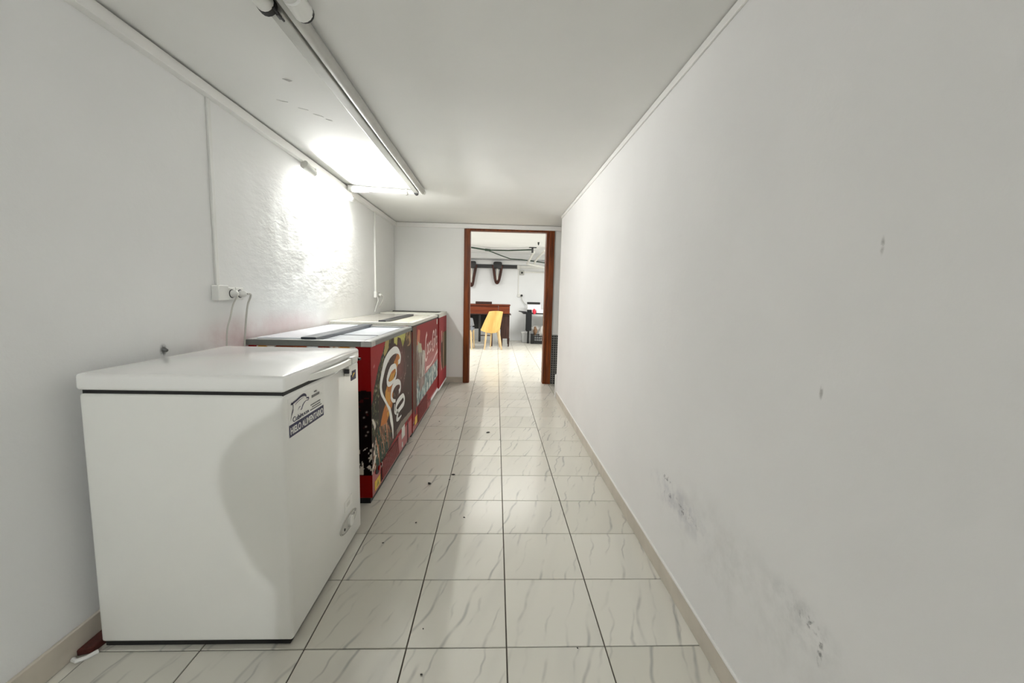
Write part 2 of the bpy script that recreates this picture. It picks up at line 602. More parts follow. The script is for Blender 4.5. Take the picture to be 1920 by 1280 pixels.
make_left_wall()
WR = structure('wall_right', BX(XR, XR + 0.16, Y0, 4.70, 0, 2.2), M_WALL_R)
part('plaster_patch', BX(XR - 0.017, XR + 0.05, 4.655, 4.706, 0, 0.27, bev=0.008), M_WALL_R, WR)
structure('wall_back', BX(XL - 0.16, XR + 0.16, Y0 - 0.12, Y0, 0, 2.2), mat('dark_unseen_wall', (84, 70, 60), 0.6, noise_amt=0.15, noise_scale=8))  # unseen wall coloured dark to cut bounce light from behind
CE = structure('ceiling', BX(XL - 0.16, 2.3, Y0 - 0.12, YF, ZC, ZC + 0.14), M_CEIL)
M_CRACK = mat('grey_paint_crack', (198, 197, 193), 0.8, noise_amt=0.2, noise_scale=90)
for pts in ([(-0.935, 1.92), (-0.918, 1.945), (-0.900, 1.935), (-0.914, 1.925)], [(-1.062, 2.12), (-1.045, 2.14), (-1.020, 2.143), (-1.045, 2.133)],
            [(-1.00, 2.20), (-0.985, 2.212), (-0.960, 2.225), (-0.988, 2.206)], [(-0.955, 2.265), (-0.940, 2.285), (-0.915, 2.300), (-0.938, 2.275)], [(-0.915, 2.325), (-0.900, 2.342), (-0.888, 2.345), (-0.902, 2.332)]):
    part('paint_crack', prism(bmesh.new(), pts, 'z', ZC - 0.0012, ZC + 0.001), M_CRACK, CE)

# far wall with the doorway (opening x -0.352..0.640, to z 1.985)
bm = bmesh.new()
box(bm, XL - 0.16, -0.40, YF, YF + 0.12, 0, 2.2)
box(bm, 0.70, 2.3, YF, YF + 0.12, 0, 2.2)
box(bm, -0.40, 0.70, YF, YF + 0.12, 2.0, 2.2)
WF = structure('wall_far', bm, M_WALL_F)
structure('wall_alcove', BX(2.2, 2.32, 4.6, YF, 0, 2.2), M_WALL_F)
structure('wall_alcove_side', BX(XR + 0.16, 2.3, 4.58, 4.70, 0, 2.2), M_WALL_F)

# black mosaic panel at the foot of the far wall, right of the doorway
part('mosaic_backing', BX(0.742, 1.55, YF - 0.012, YF + 0.01, 0.0, 0.662), M_MGROUT, WF)
bm = bmesh.new()
for i in range(26):
    for j in range(22):
        x, z = 0.746 + 0.0302 * i, 0.004 + 0.0298 * j
        box(bm, x, x + 0.0225, YF - 0.0155, YF - 0.011, z, z + 0.0225)
part('mosaic_tile', bm, M_MOSAIC, WF, stuff=True)

# door frame
DR = structure('door_1', BX(-0.352, 0.64, YF - 0.004, YF + 0.12, 1.985, 2.003), M_FRAME)
part('left_casing', BX(-0.424, -0.352, YF - 0.022, YF + 0.14, 0, 2.001, bev=0.005), M_FRAME, DR)
part('left_jamb', BX(-0.356, -0.344, YF + 0.0, YF + 0.13, 0, 1.985), M_FRAME, DR)
part('right_casing', BX(0.668, 0.738, YF - 0.022, YF + 0.14, 0, 2.003, bev=0.005), M_FRAME, DR)
part('right_jamb', BX(0.634, 0.668, YF - 0.012, YF + 0.13, 0, 1.99, bev=0.004), M_FRAME, DR)
part('head_casing', BX(-0.352, 0.668, YF - 0.016, YF + 0.0, 1.980, 2.003, bev=0.003), M_FRAME, DR)

# mouldings under the ceiling
structure('trim_1', BX(XL, XL + 0.034, Y0, YF - 0.03, 2.006, ZC - 0.011, bev=0.002), M_TRIMW)
structure('trim_2', BX(XR - 0.009, XR, Y0, 4.71, 2.026, ZC - 0.006, bev=0.002), M_TRIMW)
structure('trim_3', BX(XL, 2.2, YF - 0.03, YF, 2.004, ZC - 0.004, bev=0.004), M_TRIMW)

# skirting
structure('baseboard_left', BX(XL, XL + 0.012, Y0, 5.42, 0, 0.086, bev=0.003), M_BASEB)
structure('baseboard_right', BX(XR - 0.008, XR + 0.0, Y0, 4.655, 0, 0.074, bev=0.002), M_BASEB)
structure('trim_4', BX(XR - 0.008, XR + 0.0, Y0, 4.655, 0.074, 0.083, bev=0.002), M_TRIMW)
structure('baseboard_far', BX(XL + 0.012, -0.424, YF - 0.012, YF, 0, 0.075, bev=0.003), M_BASEB)

# ------------------------------------------------------------------ far room shell
YR = 10.82
ZR = 2.21
structure('wall_far_room', BX(-3.1, 3.3, YR, YR + 0.12, 0, 2.4), M_ROOM)
structure('wall_far_room_left', BX(-3.12, -3.0, YF + 0.12, YR, 0, 2.4), M_ROOM)
structure('wall_far_room_right', BX(3.2, 3.32, YF + 0.12, YR, 0, 2.4), M_ROOM)
structure('ceiling_far_room', BX(-3.1, 3.3, YF, YR + 0.12, ZR, ZR + 0.14), M_ROOM)
structure('trim_5', BX(-3.0, 3.2, YR - 0.30, YR, 2.09, ZR), M_ROOM)   # beam along the far wall
structure('trim_6', BX(-3.0, 3.2, YR - 0.05, YR, 1.96, 2.065), M_ROOM)


# ------------------------------------------------------------------ white chest freezer
def make_white_freezer():
    t = thing('chest_freezer', 'low white chest freezer with ice sticker, nearest the camera', 'freezer', (-0.948, 1.606, 0))
    x0, x1, y0, y1 = -1.252, -0.644, 1.264, 1.952
    body = part('body', BX(x0, x1, y0, y1, 0.018, 0.838, bev=0.012, seg=3), M_WHITE, t, smooth=True)
    part('gasket', BX(x0 + 0.008, x1 - 0.006, y0 + 0.008, y1 - 0.008, 0.834, 0.852), M_BLACK, t)
    part('lid', BX(x0 - 0.004, x1 + 0.003, y0 - 0.003, y1 + 0.002, 0.8475, 0.899, bev=0.011, seg=4), M_LID, t, smooth=True)
    part('base_shadow', BX(x0 + 0.012, x1 - 0.012, y0 + 0.006, y1 - 0.012, 0.005, 0.022), M_BLACK, t)  # black slab put in for the shadow line under the body
    for fx in (x0 + 0.04, x1 - 0.07):
        for fy in (y0 + 0.03, y1 - 0.06):
            part('foot', BX(fx, fx + 0.03, fy, fy + 0.03, 0, 0.02), M_BLACK, t)
    # bowed grip on the front edge of the lid
    n = 14
    out, inn = [], []
    for i in range(n + 1):
        s = i / n
        y = 1.435 + (1.872 - 1.435) * s
        bow = math.sin(math.pi * min(max(s, 0.0), 1.0)) ** 0.55
        out.append((x1 + 0.002 + 0.027 * bow, y))
        inn.append((x1 - 0.002 + 0.017 * bow, y))
    bm = bmesh.new()
    prism(bm, out + inn[::-1], 'z', 0.850, 0.872)
    box(bm, x1 - 0.004, x1 + 0.026, 1.80, 1.868, 0.847, 0.878, bev=0.005)
    part('handle', bm, M_HANDLE, t, smooth=True)
    lk = part('lock', BX(x1, x1 + 0.022, 1.765, 1.80, 0.800, 0.846, bev=0.004), M_HANDLE, t, smooth=True)
    part('keyhole', BX(x1 + 0.004, x1 + 0.023, 1.757, 1.766, 0.814, 0.832), M_DARK, lk)
    part('hinge_tab', BX(x1 - 0.02, x1 + 0.008, 1.945, 1.965, 0.842, 0.852), M_BLACK, t)
    # brand sticker
    st = part('brand_sticker', BX(x1 - 0.001, x1 + 0.0008, 1.285, 1.55, 0.695, 0.822), M_WHITE, t, label='ice brand sticker with a leaping dolphin')
    X = x1 + 0.0016
    part('sticker_band', BX(x1, X, 1.287, 1.545, 0.697, 0.736), M_NAVY, st)
    lettering('HIELO ALIMENTARIO', X + 0.0004, 1.293, 0.7055, 0.031, M_PRINTW, st, width=0.245, bold=0.0008)
    lettering('Cubi', X, 1.311, 0.7405, 0.024, M_NAVY, st, width=0.052)
    lettering('PLAYA', X, 1.366, 0.7415, 0.015, M_NAVY, st, width=0.06)
    bm = bmesh.new()
    ribbon(bm, [(1.301, .800), (1.317, .803), (1.339, .806), (1.366, .811), (1.389, .812), (1.404, .807), (1.409, .800)], [.003, .007, .006, .007, .010, .008, .003], X)
    ribbon(bm, [(1.408, .797), (1.425, .793), (1.422, .787), (1.406, .788), (1.391, .784), (1.381, .778), (1.374, .770), (1.365, .766)], [.004, .006, .003, .002, .004, .005, .005, .003], X)
    ribbon(bm, [(1.304, .805), (1.314, .798), (1.316, .785), (1.311, .775), (1.303, .764), (1.297, .750)], [.006, .004, .003, .006, .003, .001], X)
    ribbon(bm, [(1.345, .771), (1.357, .778), (1.366, .779)], [.001, .003, .001], X)
    ribbon(bm, [(1.330, .792), (1.340, .797), (1.365, .802), (1.389, .804)], [.001, .002, .002, .001], X)
    part('dolphin_mark', bm, M_NAVY, st)
    bm = bmesh.new()
    rr = random.Random(5)
    for (a, b, z, h) in ((1.470, 1.490, .801, .005), (1.450, 1.512, .786, .009), (1.440, 1.522, .760, .004), (1.450, 1.518, .7515, .004), (1.436, 1.528, .743, .004)):
        y = a
        while y < b - 0.002:
            wd = rr.uniform(0.003, 0.0065)
            box(bm, x1, X, y, min(y + wd, b), z, z + h)
            y += wd + 0.0014
    part('small_print', bm, M_PRINTG, st, stuff=True)
    part('rating_sticker', BX(x1 - 0.001, x1 + 0.0012, 1.845, 1.91, 0.764, 0.806), M_NAVY, t, label='small dark sticker')
    bm = bmesh.new()
    ribbon(bm, [(1.862, .779), (1.878, .79), (1.894, .793)], [.006, .009, .004], x1 + 0.0016)
    part('sticker_mark', bm, M_YELLOW, t)
    # control panel
    ov = part('control_panel', prism(bmesh.new(), ellipse(1.78, 0.139, 0.103, 0.036, 24)[:-1], 'x', x1 - 0.001, x1 + 0.004, bev=0.0015), M_STICKG, t)
    part('thermostat_knob', prism(bmesh.new(), ellipse(1.785, 0.14, 0.024, 0.024, 16)[:-1], 'x', x1, x1 + 0.016, bev=0.003), M_WHITE, ov)
    bm = bmesh.new()
    ribbon(bm, ellipse(1.78, 0.139, 0.096, 0.031, 24), [.002, .002], x1 + 0.0046, n=2)
    ribbon(bm, ellipse(1.785, 0.14, 0.036, 0.024, 12, 0, -2.4, 0.6), [.001, .004], x1 + 0.0046, n=2)
    box(bm, x1, x1 + 0.0046, 1.836, 1.848, 0.140, 0.148)
    box(bm, x1, x1 + 0.0046, 1.853, 1.862, 0.146, 0.154)
    part('dial_print', bm, M_PRINTG, ov)
    part('indicator_light', prism(bmesh.new(), ellipse(1.722, 0.132, 0.006, 0.006, 10)[:-1], 'x', x1, x1 + 0.006), M_BLACK, ov)
    ls = part('model_sticker', BX(x1 - 0.001, x1 + 0.001, 1.738, 1.83, 0.200, 0.246), M_PRINTW, t)
    part('sticker_print', BX(x1, x1 + 0.0014, 1.764, 1.80, 0.214, 0.230), M_STICKG, ls)
    return t


make_white_freezer()


# ------------------------------------------------------------------ printed panels
def inside(poly, A, B):
    r = np.zeros(A.shape, bool)
    n = len(poly)
    for i in range(n):
        (a0, b0), (a1, b1) = poly[i], poly[(i + 1) % n]
        c = ((b0 > B) != (b1 > B))
        with np.errstate(divide='ignore', invalid='ignore'):
            xx = (a1 - a0) * (B - b0) / (b1 - b0 if b1 != b0 else 1e-9) + a0
        r ^= c & (A < xx)
    return r


def vnoise(A, B, s, seed=0):
    """smooth value noise on arrays, 0..1"""
    rg = np.random.RandomState(seed)
    tab = rg.rand(256, 256)
    x, y = A * s + 50.3, B * s + 50.7
    xi, yi = np.floor(x).astype(int), np.floor(y).astype(int)
    fx, fy = x - xi, y - yi
    fx, fy = fx * fx * (3 - 2 * fx), fy * fy * (3 - 2 * fy)
    g = lambda i, j: tab[i % 256, j % 256]
    return (g(xi, yi) * (1 - fx) + g(xi + 1, yi) * fx) * (1 - fy) + (g(xi, yi + 1) * (1 - fx) + g(xi + 1, yi + 1) * fx) * fy


def fbm(A, B, s, seed=0):
    return 0.55 * vnoise(A, B, s, seed) + 0.3 * vnoise(A, B, s * 2.1, seed + 1) + 0.15 * vnoise(A, B, s * 4.3, seed + 2)


def print_material(name, rough):
    s = N(name)
    a = s.n('Attribute', attribute_name='print')
    s.l(a.outputs['Color'], s.b.inputs['Base Color'])
    s.b.inputs['Roughness'].default_value = rough
    s.b.inputs['Specular IOR Level'].default_value = 0.06
    return s.m


M_PRINT = print_material('satin_vinyl_print', 0.45)


def print_panel(name, parent, axis, pos, a0, a1, z0, z1, fn, step=0.0045):
    na, nz = int((a1 - a0) / step) + 1, int((z1 - z0) / step) + 1
    A, Z = np.meshgrid(np.linspace(a0, a1, na), np.linspace(z0, z1, nz), indexing='ij')
    C = np.clip(fn(A, Z), 0, 255)
    c = C / 255.0
    Cl = np.where(c <= 0.04045, c / 12.92, ((c + 0.055) / 1.055) ** 2.4)
    off = world_loc(parent)
    if axis == 'x':
        co = np.stack([np.full(A.shape, pos), A, Z], -1)
    else:
        co = np.stack([A, np.full(A.shape, pos), Z], -1)
    co = co.reshape(-1, 3) - np.array(off)
    idx = np.arange(na * nz).reshape(na, nz)
    q = np.stack([idx[:-1, :-1], idx[1:, :-1], idx[1:, 1:], idx[:-1, 1:]], -1).reshape(-1, 4)
    me = bpy.data.meshes.new(name)
    me.from_pydata(co.tolist(), [], q.tolist())
    at = me.color_attributes.new('print', 'FLOAT_COLOR', 'POINT')
    rgba = np.ones((na * nz, 4), np.float32)
    rgba[:, :3] = Cl.reshape(-1, 3)
    at.data.foreach_set('color', rgba.ravel())
    me.materials.append(M_PRINT)
    return mk_obj(name, me, parent)


def paint(C, mask, rgb, k=1.0):
    mk = (mask.astype(float) if mask.dtype == bool else mask)[..., None] * k
    C[...] = C * (1 - mk) + np.array(rgb, float) * mk


def dots(C, Y, Z, pts, r, rgb):
    for (a, b) in pts:
        paint(C, np.exp(-(((Y - a) / r) ** 2 + ((Z - b) / r) ** 2) * 1.2), rgb, 0.85)


REDP = (146, 30, 32)


def print_cola_dark(Y, Z):
    C = np.zeros(Y.shape + (3,)) + np.array(REDP, float)
    brown = [(2.52, 0.9), (2.458, 0.842), (2.399, 0.793), (2.343, 0.75), (2.298, 0.697), (2.255, 0.646), (2.223, 0.594), (2.190, 0.549), (2.186, 0.180), (2.373, 0.165), (2.802, 0.200), (3.30, 0.207), (3.3, 0.9)]
    wy = Y + 0.012 * (fbm(Y, Z, 30, 3) - 0.5)
    wz = Z + 0.012 * (fbm(Y, Z, 30, 8) - 0.5)
    B = inside(brown, wy, wz)
    f = fbm(Y, Z, 14, 5)
    paint(C, B, (52, 34, 27))
    # olive edge of the glass
    edge = B & ~inside([(a + 0.14, b) for a, b in brown], wy, wz) & (Z > 0.35)
    paint(C, edge, (40, 37, 22))
    paint(C, edge & (fbm(Y, Z, 60, 2) > 0.62), (96, 96, 62))
    # warmer centre
    rb = np.exp(-(((Y - 2.86) / 0.17) ** 2 + ((Z - 0.66) / 0.16) ** 2))
    paint(C, rb * B, (116, 62, 58), 0.85)
    paint(C, (B & (fbm(Y * 1.0, Z * 0.35, 60, 11) > 0.6) & (rb > 0.25)), (140, 92, 88), 0.4)
    org = [(2.80, 0.765), (2.87, 0.72), (2.80, 0.679), (2.64, 0.577), (2.67, 0.505), (2.63, 0.429), (2.56, 0.403), (2.463, 0.352), (2.349, 0.373), (2.408, 0.451), (2.481, 0.497), (2.471, 0.565), (2.534, 0.6), (2.642, 0.682)]
    O = inside(org, wy, wz)
    paint(C, O, (184, 112, 52))
    paint(C, O & (f > 0.55), (206, 148, 66))
    amb = [(2.349, 0.389), (2.512, 0.366), (2.614, 0.27), (2.531, 0.185), (2.385, 0.158), (2.236, 0.175), (2.219, 0.28), (2.263, 0.356)]
    Am = inside(amb, wy, wz)
    paint(C, Am, (1.4, 54, 40))
    s = fbm(Y * 2.6 + Z * 1.0, Z * 0.35, 26, 21)
    paint(C, Am & (s > 0.55), (146, 88, 58))
    paint(C, Am & (s > 0.68), (190, 140, 106))
    paint(C, Am & (fbm(Y, Z, 70, 31) > 0.74), (214, 176, 148))
    lem = [(2.69, 0.9), (2.92, 0.9), (3.075, 0.9), (3.02, 0.83), (2.945, 0.782), (2.885, 0.851), (2.80, 0.868), (2.78, 0.815), (2.70, 0.835)]
    Lm = inside(lem, wy, wz)
    paint(C, Lm, (188, 184, 104))
    paint(C, Lm & (f < 0.45), (150, 148, 62))
    l2 = inside([(2.50, 0.9), (2.59, 0.9), (2.56, 0.82), (2.47, 0.78), (2.45, 0.80)], wy, wz)
    paint(C, l2, (168, 150, 92))
    gold = np.exp(-(((Y - 3.15) / 0.10) ** 2 + ((Z - 0.83) / 0.06) ** 2))
    paint(C, gold, (120, 94, 52), 0.8)
    paint(C, (gold > 0.3) & (f > 0.58), (196, 160, 110), 0.7)
    # pale splash low on the left
    spl = inside([(2.196, 0.48), (2.225, 0.475), (2.275, 0.42), (2.25, 0.40)], wy, wz) | inside([(2.19, 0.20), (2.25, 0.26), (2.28, 0.25), (2.21, 0.19)], wy, wz)
    paint(C, spl, (214, 204, 190))
    spl2 = (Y < 2.30) & (Z < 0.34) & (Z > 0.17) & (fbm(Y * 2, Z, 34, 41) > 0.60)
    paint(C, spl2, (206, 192, 176))
    band = [(2.757, 0.202), (3.30, 0.208), (3.30, 0.238), (2.885, 0.254), (2.757, 0.236)]
    paint(C, inside(band, Y, Z), (136, 126, 114))
    paint(C, inside([(2.30, 0.200), (2.757, 0.21), (2.757, 0.236), (2.5, 0.235)], Y, Z), (110, 84, 70), 0.5)
    rg = np.random.RandomState(4)
    pts = [(2.27 + 0.9 * a * a, 0.40 + 0.4 * b) for a, b in rg.rand(46, 2)]
    pts = [p for p in pts if inside(brown, np.array([p[0]]), np.array([p[1]]))[0]]
    dots(C, Y, Z, pts, 0.007, (196, 184, 168))
    dots(C, Y, Z, [(2.258, 0.762), (2.246, 0.758)], 0.008, (200, 150, 140))
    return C


def print_cola_red(Y, Z):
    C = np.zeros(Y.shape + (3,)) + np.array((132, 26, 28), float)
    wy = Y + 0.02 * (fbm(Y, Z, 22, 3) - 0.5)
    wz = Z + 0.02 * (fbm(Y, Z, 22, 8) - 0.5)
    f = fbm(Y, Z, 12, 15)
    pan = inside([(3.2, 0.20), (3.445, 0.20), (3.445, 0.95), (3.2, 0.95)], Y, Z)
    bott = inside([(3.445, 0.735), (3.60, 0.74), (3.70, 0.665), (3.84, 0.64), (3.86, 0.40), (3.445, 0.38)], wy, wz)
    paint(C, bott, (150, 142, 134))
    paint(C, bott & (vnoise(Y, Z * 0.2, 16, 2) > 0.6), (190, 186, 178))
    paint(C, bott & (fbm(Y, Z * 0.3, 20, 9) < 0.42), (112, 92, 84))
    pink = inside([(3.84, 0.60), (4.70, 0.60), (4.70, 0.38), (3.84, 0.42)], wy, wz)
    paint(C, pink, (178, 112, 112))
    paint(C, (Y > 3.90) & (Y < 4.70) & (Z > 0.52) & (Z < 0.70), (168, 96, 92), 0.55)
    ice = inside([(3.44, 0.43), (3.886, 0.415), (4.70, 0.430), (4.72, 0.232), (3.44, 0.206)], wy, wz)
    paint(C, ice, (126, 142, 142))
    iz = fbm(Y * 1.2, Z * 0.8, 26, 51)
    paint(C, ice & (iz > 0.55), (176, 190, 186))
    paint(C, ice & (iz < 0.38), (86, 106, 108))
    paint(C, ice & (f > 0.66), (208, 210, 204))
    paint(C, inside([(3.5, 0.42), (3.85, 0.42), (3.82, 0.33), (3.6, 0.30)], wy, wz), (134, 104, 96), 0.7)
    fl = inside([(3.50, 0.86), (3.60, 0.845), (3.575, 0.752), (3.46, 0.72), (3.455, 0.76)], wy, wz)
    paint(C, fl, (190, 118, 88))
    paint(C, inside([(3.50, 0.76), (3.66, 0.72), (3.68, 0.65), (3.52, 0.66)], wy, wz), (178, 176, 148))
    paint(C, pan, (84, 52, 42))
    paint(C, pan & (fbm(Y, Z * 0.4, 40, 13) > 0.55), (112, 80, 56), 0.6)
    paint(C, pan & (Z > 0.80), (110, 66, 46), 0.6)
    paint(C, pan & (Y > 3.43), (64, 40, 36))
    paint(C, (np.abs(Y - 4.685) < 0.008) & (Z > 0.24), (196, 120, 122))
    low = Z < (0.206 + (Y - 3.44) * 0.026)
    paint(C, low, (140, 28, 32))
    return C


def print_bottles(Y, Z):
    C = np.zeros(Y.shape + (3,)) + np.array((150, 46, 50), float)
    wy = Y + 0.02 * (fbm(Y, Z, 22, 3) - 0.5)
    b1 = inside([(4.86, 0.72), (5.0, 0.72), (5.02, 0.26), (4.90, 0.30), (4.87, 0.5)], wy, Z) & (Z < 0.62)
    paint(C, b1, (74, 62, 44))
    b2 = inside([(5.03, 0.70), (5.40, 0.70), (5.40, 0.22), (5.03, 0.24)], wy, Z)
    paint(C, b2, (84, 74, 46))
    paint(C, b2 & (np.abs(Y - 5.12) < 0.03), (186, 152, 122))
    paint(C, inside([(4.90, 0.73), (4.96, 0.73), (4.99, 0.60), (4.93, 0.58)], wy, Z), (196, 176, 156))
    paint(C, inside([(4.78, 0.50), (4.80, 0.50), (4.97, 0.25), (4.90, 0.25)], wy, Z), (206, 150, 140))
    paint(C, Z < 0.24, (160, 40, 48))
    return C


def print_burgers(X, Z):
    """near side of the first red freezer; X runs from the wall to the aisle"""
    C = np.zeros(X.shape + (3,)) + np.array((120, 10, 12), float)
    mid = (X > -1.245) & (X < -0.738)
    paint(C, mid, (196, 190, 178))
    wx = X + 0.014 * (fbm(X, Z, 26, 3) - 0.5)
    for (cx, rx, c) in ((-1.10, 0.085, (112, 52, 28)), (-1.02, 0.06, (128, 66, 36)), (-0.90, 0.05, (98, 32, 26)), (-0.795, 0.045, (166, 116, 52)), (-1.22, 0.035, (170, 124, 60))):
        paint(C, (((wx - cx) / rx) ** 2 + ((Z - 0.835) / 0.045) ** 2) < 1, c)
    paint(C, mid & (fbm(X, Z, 40, 7) > 0.66), (150, 96, 60), 0.6)
    paint(C, mid & (X > -0.99) & (X < -0.93), (178, 186, 190), 0.8)
    right = X > -0.738
    paint(C, right, (124, 8, 10))
    paint(C, right & (Z < 0.62 + 0.05 * fbm(X, Z, 20, 2)), (16, 6, 6))
    paint(C, (X <= -0.738) & (Z < 0.62), (40, 22, 18))
    g = right & (Z < 0.34) & (Z > 0.17) & (fbm(X * 1.6, Z, 30, 12) > 0.56)
    paint(C, g, (206, 196, 182))
    paint(C, right & (Z > 0.42) & (Z < 0.60) & (fbm(X, Z, 40, 17) > 0.68), (60, 14, 14))
    dots(C, X, Z, [(-0.69, 0.44), (-0.68, 0.41), (-0.69, 0.39), (-0.70, 0.49), (-0.685, 0.52)], 0.006, (190, 180, 170))
    paint(C, Z < 0.165, (132, 18, 16))
    return C


# ------------------------------------------------------------------ red display freezers
def display_freezer(label, y0, y1, xf, zt, base_y1, base_z, rimh, rim_mat):
    t = thing('display_freezer', label, 'freezer', ((XL + xf) / 2, (y0 + y1) / 2, 0), 'red drink freezers lined up along the left wall')
    xb = XL + 0.008
    part('body', BX(xb + 0.01, xf - 0.001, y0, y1, max(base_z, 0.035), zt - rimh, bev=0.003), M_RED, t)
    if base_y1 > y0:
        part('plinth', BX(xb + 0.03, xf - 0.014, y0 + 0.01, base_y1, 0, 0.04), M_BLACK, t)
    # rim of four bars and a corner cap
    z0 = zt - rimh
    rim = bmesh.new()
    xr = xf + 0.004
    box(rim, xr - 0.042, xr, y0, y1, z0, zt, bev=0.003)
    box(rim, xb, xb + 0.035, y0, y1, z0, zt, bev=0.003)
    box(rim, xb + 0.035, xr - 0.042, y0, y0 + 0.035, z0, zt, bev=0.003)
    box(rim, xb + 0.035, xr - 0.042, y1 - 0.035, y1, z0, zt, bev=0.003)
    part('rim', rim, rim_mat, t)
    return t, xb, xr, z0


def make_red_freezers():
    # ---- first
    xf, y0, y1, zt = -0.66, 2.195, 3.268, 0.905
    t, xb, xr, z0 = display_freezer('red chest freezer with large white script down its dark front, first behind the white freezer', y0, y1, xf, zt, 3.10, 0.035, 0.032, M_ALU)
    part('corner_cap', BX(xr - 0.03, xr + 0.003, y1 - 0.02, y1 + 0.004, z0 - 0.012, zt + 0.002, bev=0.003), M_BLACK, t)
    part('rim_edge_shade', BX(xb, xr - 0.05, y0 - 0.0025, y0 + 0.002, z0 + 0.001, zt - 0.004), M_RIMD, t, label='near edge of the rim, shade painted dark grey')
    part('rim_edge_shade', BX(xr - 0.002, xr + 0.0015, y0 + 0.075, y1 - 0.02, z0 + 0.001, zt - 0.008), M_RIMD, t, label='front edge of the rim, shade painted dark grey')
    part('corner_cap', BX(xr - 0.055, xr + 0.002, y0 - 0.003, y0 + 0.075, z0 - 0.001, zt - 0.004, bev=0.003), M_ALU, t)
    part('lid', BX(xb + 0.036, -1.035, y0 + 0.036, y1 - 0.036, zt - 0.014, zt + 0.006, bev=0.003), M_GLASSW, t, label='white sliding lid by the wall')
    part('lid_rail', BX(-1.035, -0.955, y0 + 0.03, y1 - 0.03, zt - 0.012, zt + 0.012, bev=0.003), M_RAIL, t)
    ld = part('lid', BX(-0.955, xr - 0.043, y0 + 0.036, y1 - 0.036, zt - 0.026, zt - 0.008, bev=0.003), M_GLASSW, t, label='white sliding lid by the aisle')
    part('lid_seam', BX(-0.95, -0.72, 2.565, 2.58, zt - 0.01, zt - 0.006), M_DARK, ld)
    part('lid_track', BX(-0.715, -0.706, y0 + 0.04, y1 - 0.04, zt - 0.01, zt - 0.004), M_DARK, ld)
    part('cross_bar', BX(-0.96, xr - 0.043, y1 - 0.085, y1 - 0.036, zt - 0.012, zt + 0.004, bev=0.002), M_ALU, t)
    fp = print_panel('front_print', t, 'x', xf + 0.0008, y0 + 0.001, y1 - 0.001, 0.172, z0 - 0.001, print_cola_dark)
    print_panel('side_print', t, 'y', y0 - 0.0012, xb + 0.012, xf + 0.0008, 0.04, z0 - 0.001, print_burgers)
    X = xf + 0.0022
    bm = bmesh.new()
    ribbon(bm, [(2.800, .694), (2.848, .697), (2.865, .721), (2.834, .755), (2.774, .78), (2.693, .790), (2.605, .783), (2.537, .767), (2.47, .738), (2.43, .703), (2.394, .664), (2.374, .624), (2.386, .584), (2.423, .547), (2.488, .495), (2.535, .456), (2.574, .419), (2.604, .359), (2.636, .293), (2.646, .215)],
           [.03, .035, .03, .03, .045, .05, .05, .055, .06, .055, .05, .045, .035, .025, .022, .025, .04, .055, .04, .012], X)
    ribbon(bm, [(2.712, .685), (2.615, .683), (2.555, .659), (2.523, .63), (2.534, .604), (2.585, .591), (2.667, .593), (2.724, .606), (2.747, .634), (2.738, .669), (2.712, .685)],
           [.035, .045, .045, .04, .035, .03, .025, .025, .025, .03, .035], X)
    ribbon(bm, [(2.818, .485), (2.859, .5), (2.852, .539), (2.782, .563), (2.708, .566), (2.651, .55), (2.616, .524), (2.615, .493), (2.655, .465), (2.719, .448)],
           [.035, .03, .03, .04, .045, .045, .035, .03, .025, .02], X)
    ribbon(bm, [(2.931, .432), (2.825, .429), (2.748, .415), (2.732, .383), (2.776, .359), (2.855, .36), (2.955, .368), (2.982, .393), (2.955, .425), (2.931, .432)],
           [.035, .04, .04, .03, .03, .035, .04, .035, .03, .03], X)
    ribbon(bm, [(2.697, .432), (2.693, .40), (2.70, .375), (2.746, .353)], [.015, .02, .02, .02], X)
    ribbon(bm, [(2.791, .357), (2.765, .33), (2.752, .311), (2.805, .298), (2.886, .30)], [.04, .035, .03, .022, .01], X)
    part('script_lettering', bm, M_PRINTW, fp, label='white script word running down the panel')
    # foot of the front: grille, stickers, switch
    gr = part('vent_grille', BX(xf - 0.001, xf + 0.0012, 2.362, 2.802, 0.052, 0.171), M_DKRED, t)
    bm = bmesh.new()
    for i in range(21):
        yy = 2.355 + i * 0.0226
        p = [(yy, 0.168), (yy + 0.011, 0.168), (yy + 0.045, 0.054), (yy + 0.034, 0.054)]
        p = [(min(max(a, 2.362), 2.802), b) for a, b in p]
        if abs(p[0][0] - p[1][0]) > 0.002 and abs(p[2][0] - p[3][0]) > 0.002:
            prism(bm, p, 'x', xf, xf + 0.006)
    part('grille_slats', bm, M_REDD, gr, stuff=True)
    ys = part('warning_sticker', BX(xf - 0.001, xf + 0.001, 2.241, 2.346, 0.052, 0.106), M_YELLOW, t, label='yellow warning sticker')
    part('sticker_symbol', prism(bmesh.new(), [(2.27, 0.062), (2.32, 0.062), (2.295, 0.096)], 'x', xf, xf + 0.0016), M_OLIVE, ys)
    sw = part('switch_recess', prism(bmesh.new(), ellipse(2.295, 0.158, 0.04, 0.026, 16)[:-1], 'x', xf - 0.001, xf + 0.003), M_DKRED, t)
    part('switch_knob', prism(bmesh.new(), ellipse(2.31, 0.16, 0.016, 0.014, 12)[:-1], 'x', xf, xf + 0.012, bev=0.002), M_RED, sw)
    part('indicator_light', BX(xf, xf + 0.004, 2.366, 2.384, 0.138, 0.168), M_PRINTW, t)
    part('inventory_sticker', BX(xf - 0.001, xf + 0.001, 2.90, 3.0, 0.116, 0.202), M_STICKG, t)
    part('small_sticker', BX(xf - 0.001, xf + 0.001, 2.905, 2.935, 0.055, 0.09), M_STICKG, t)
    part('recess_gap', BX(xf - 0.001, xf + 0.0012, 3.095, 3.118, 0.02, 0.20), M_DKRED, t)

    # ---- second
    xf, y0, y1, zt = -0.656, 3.276, 4.70, 0.932
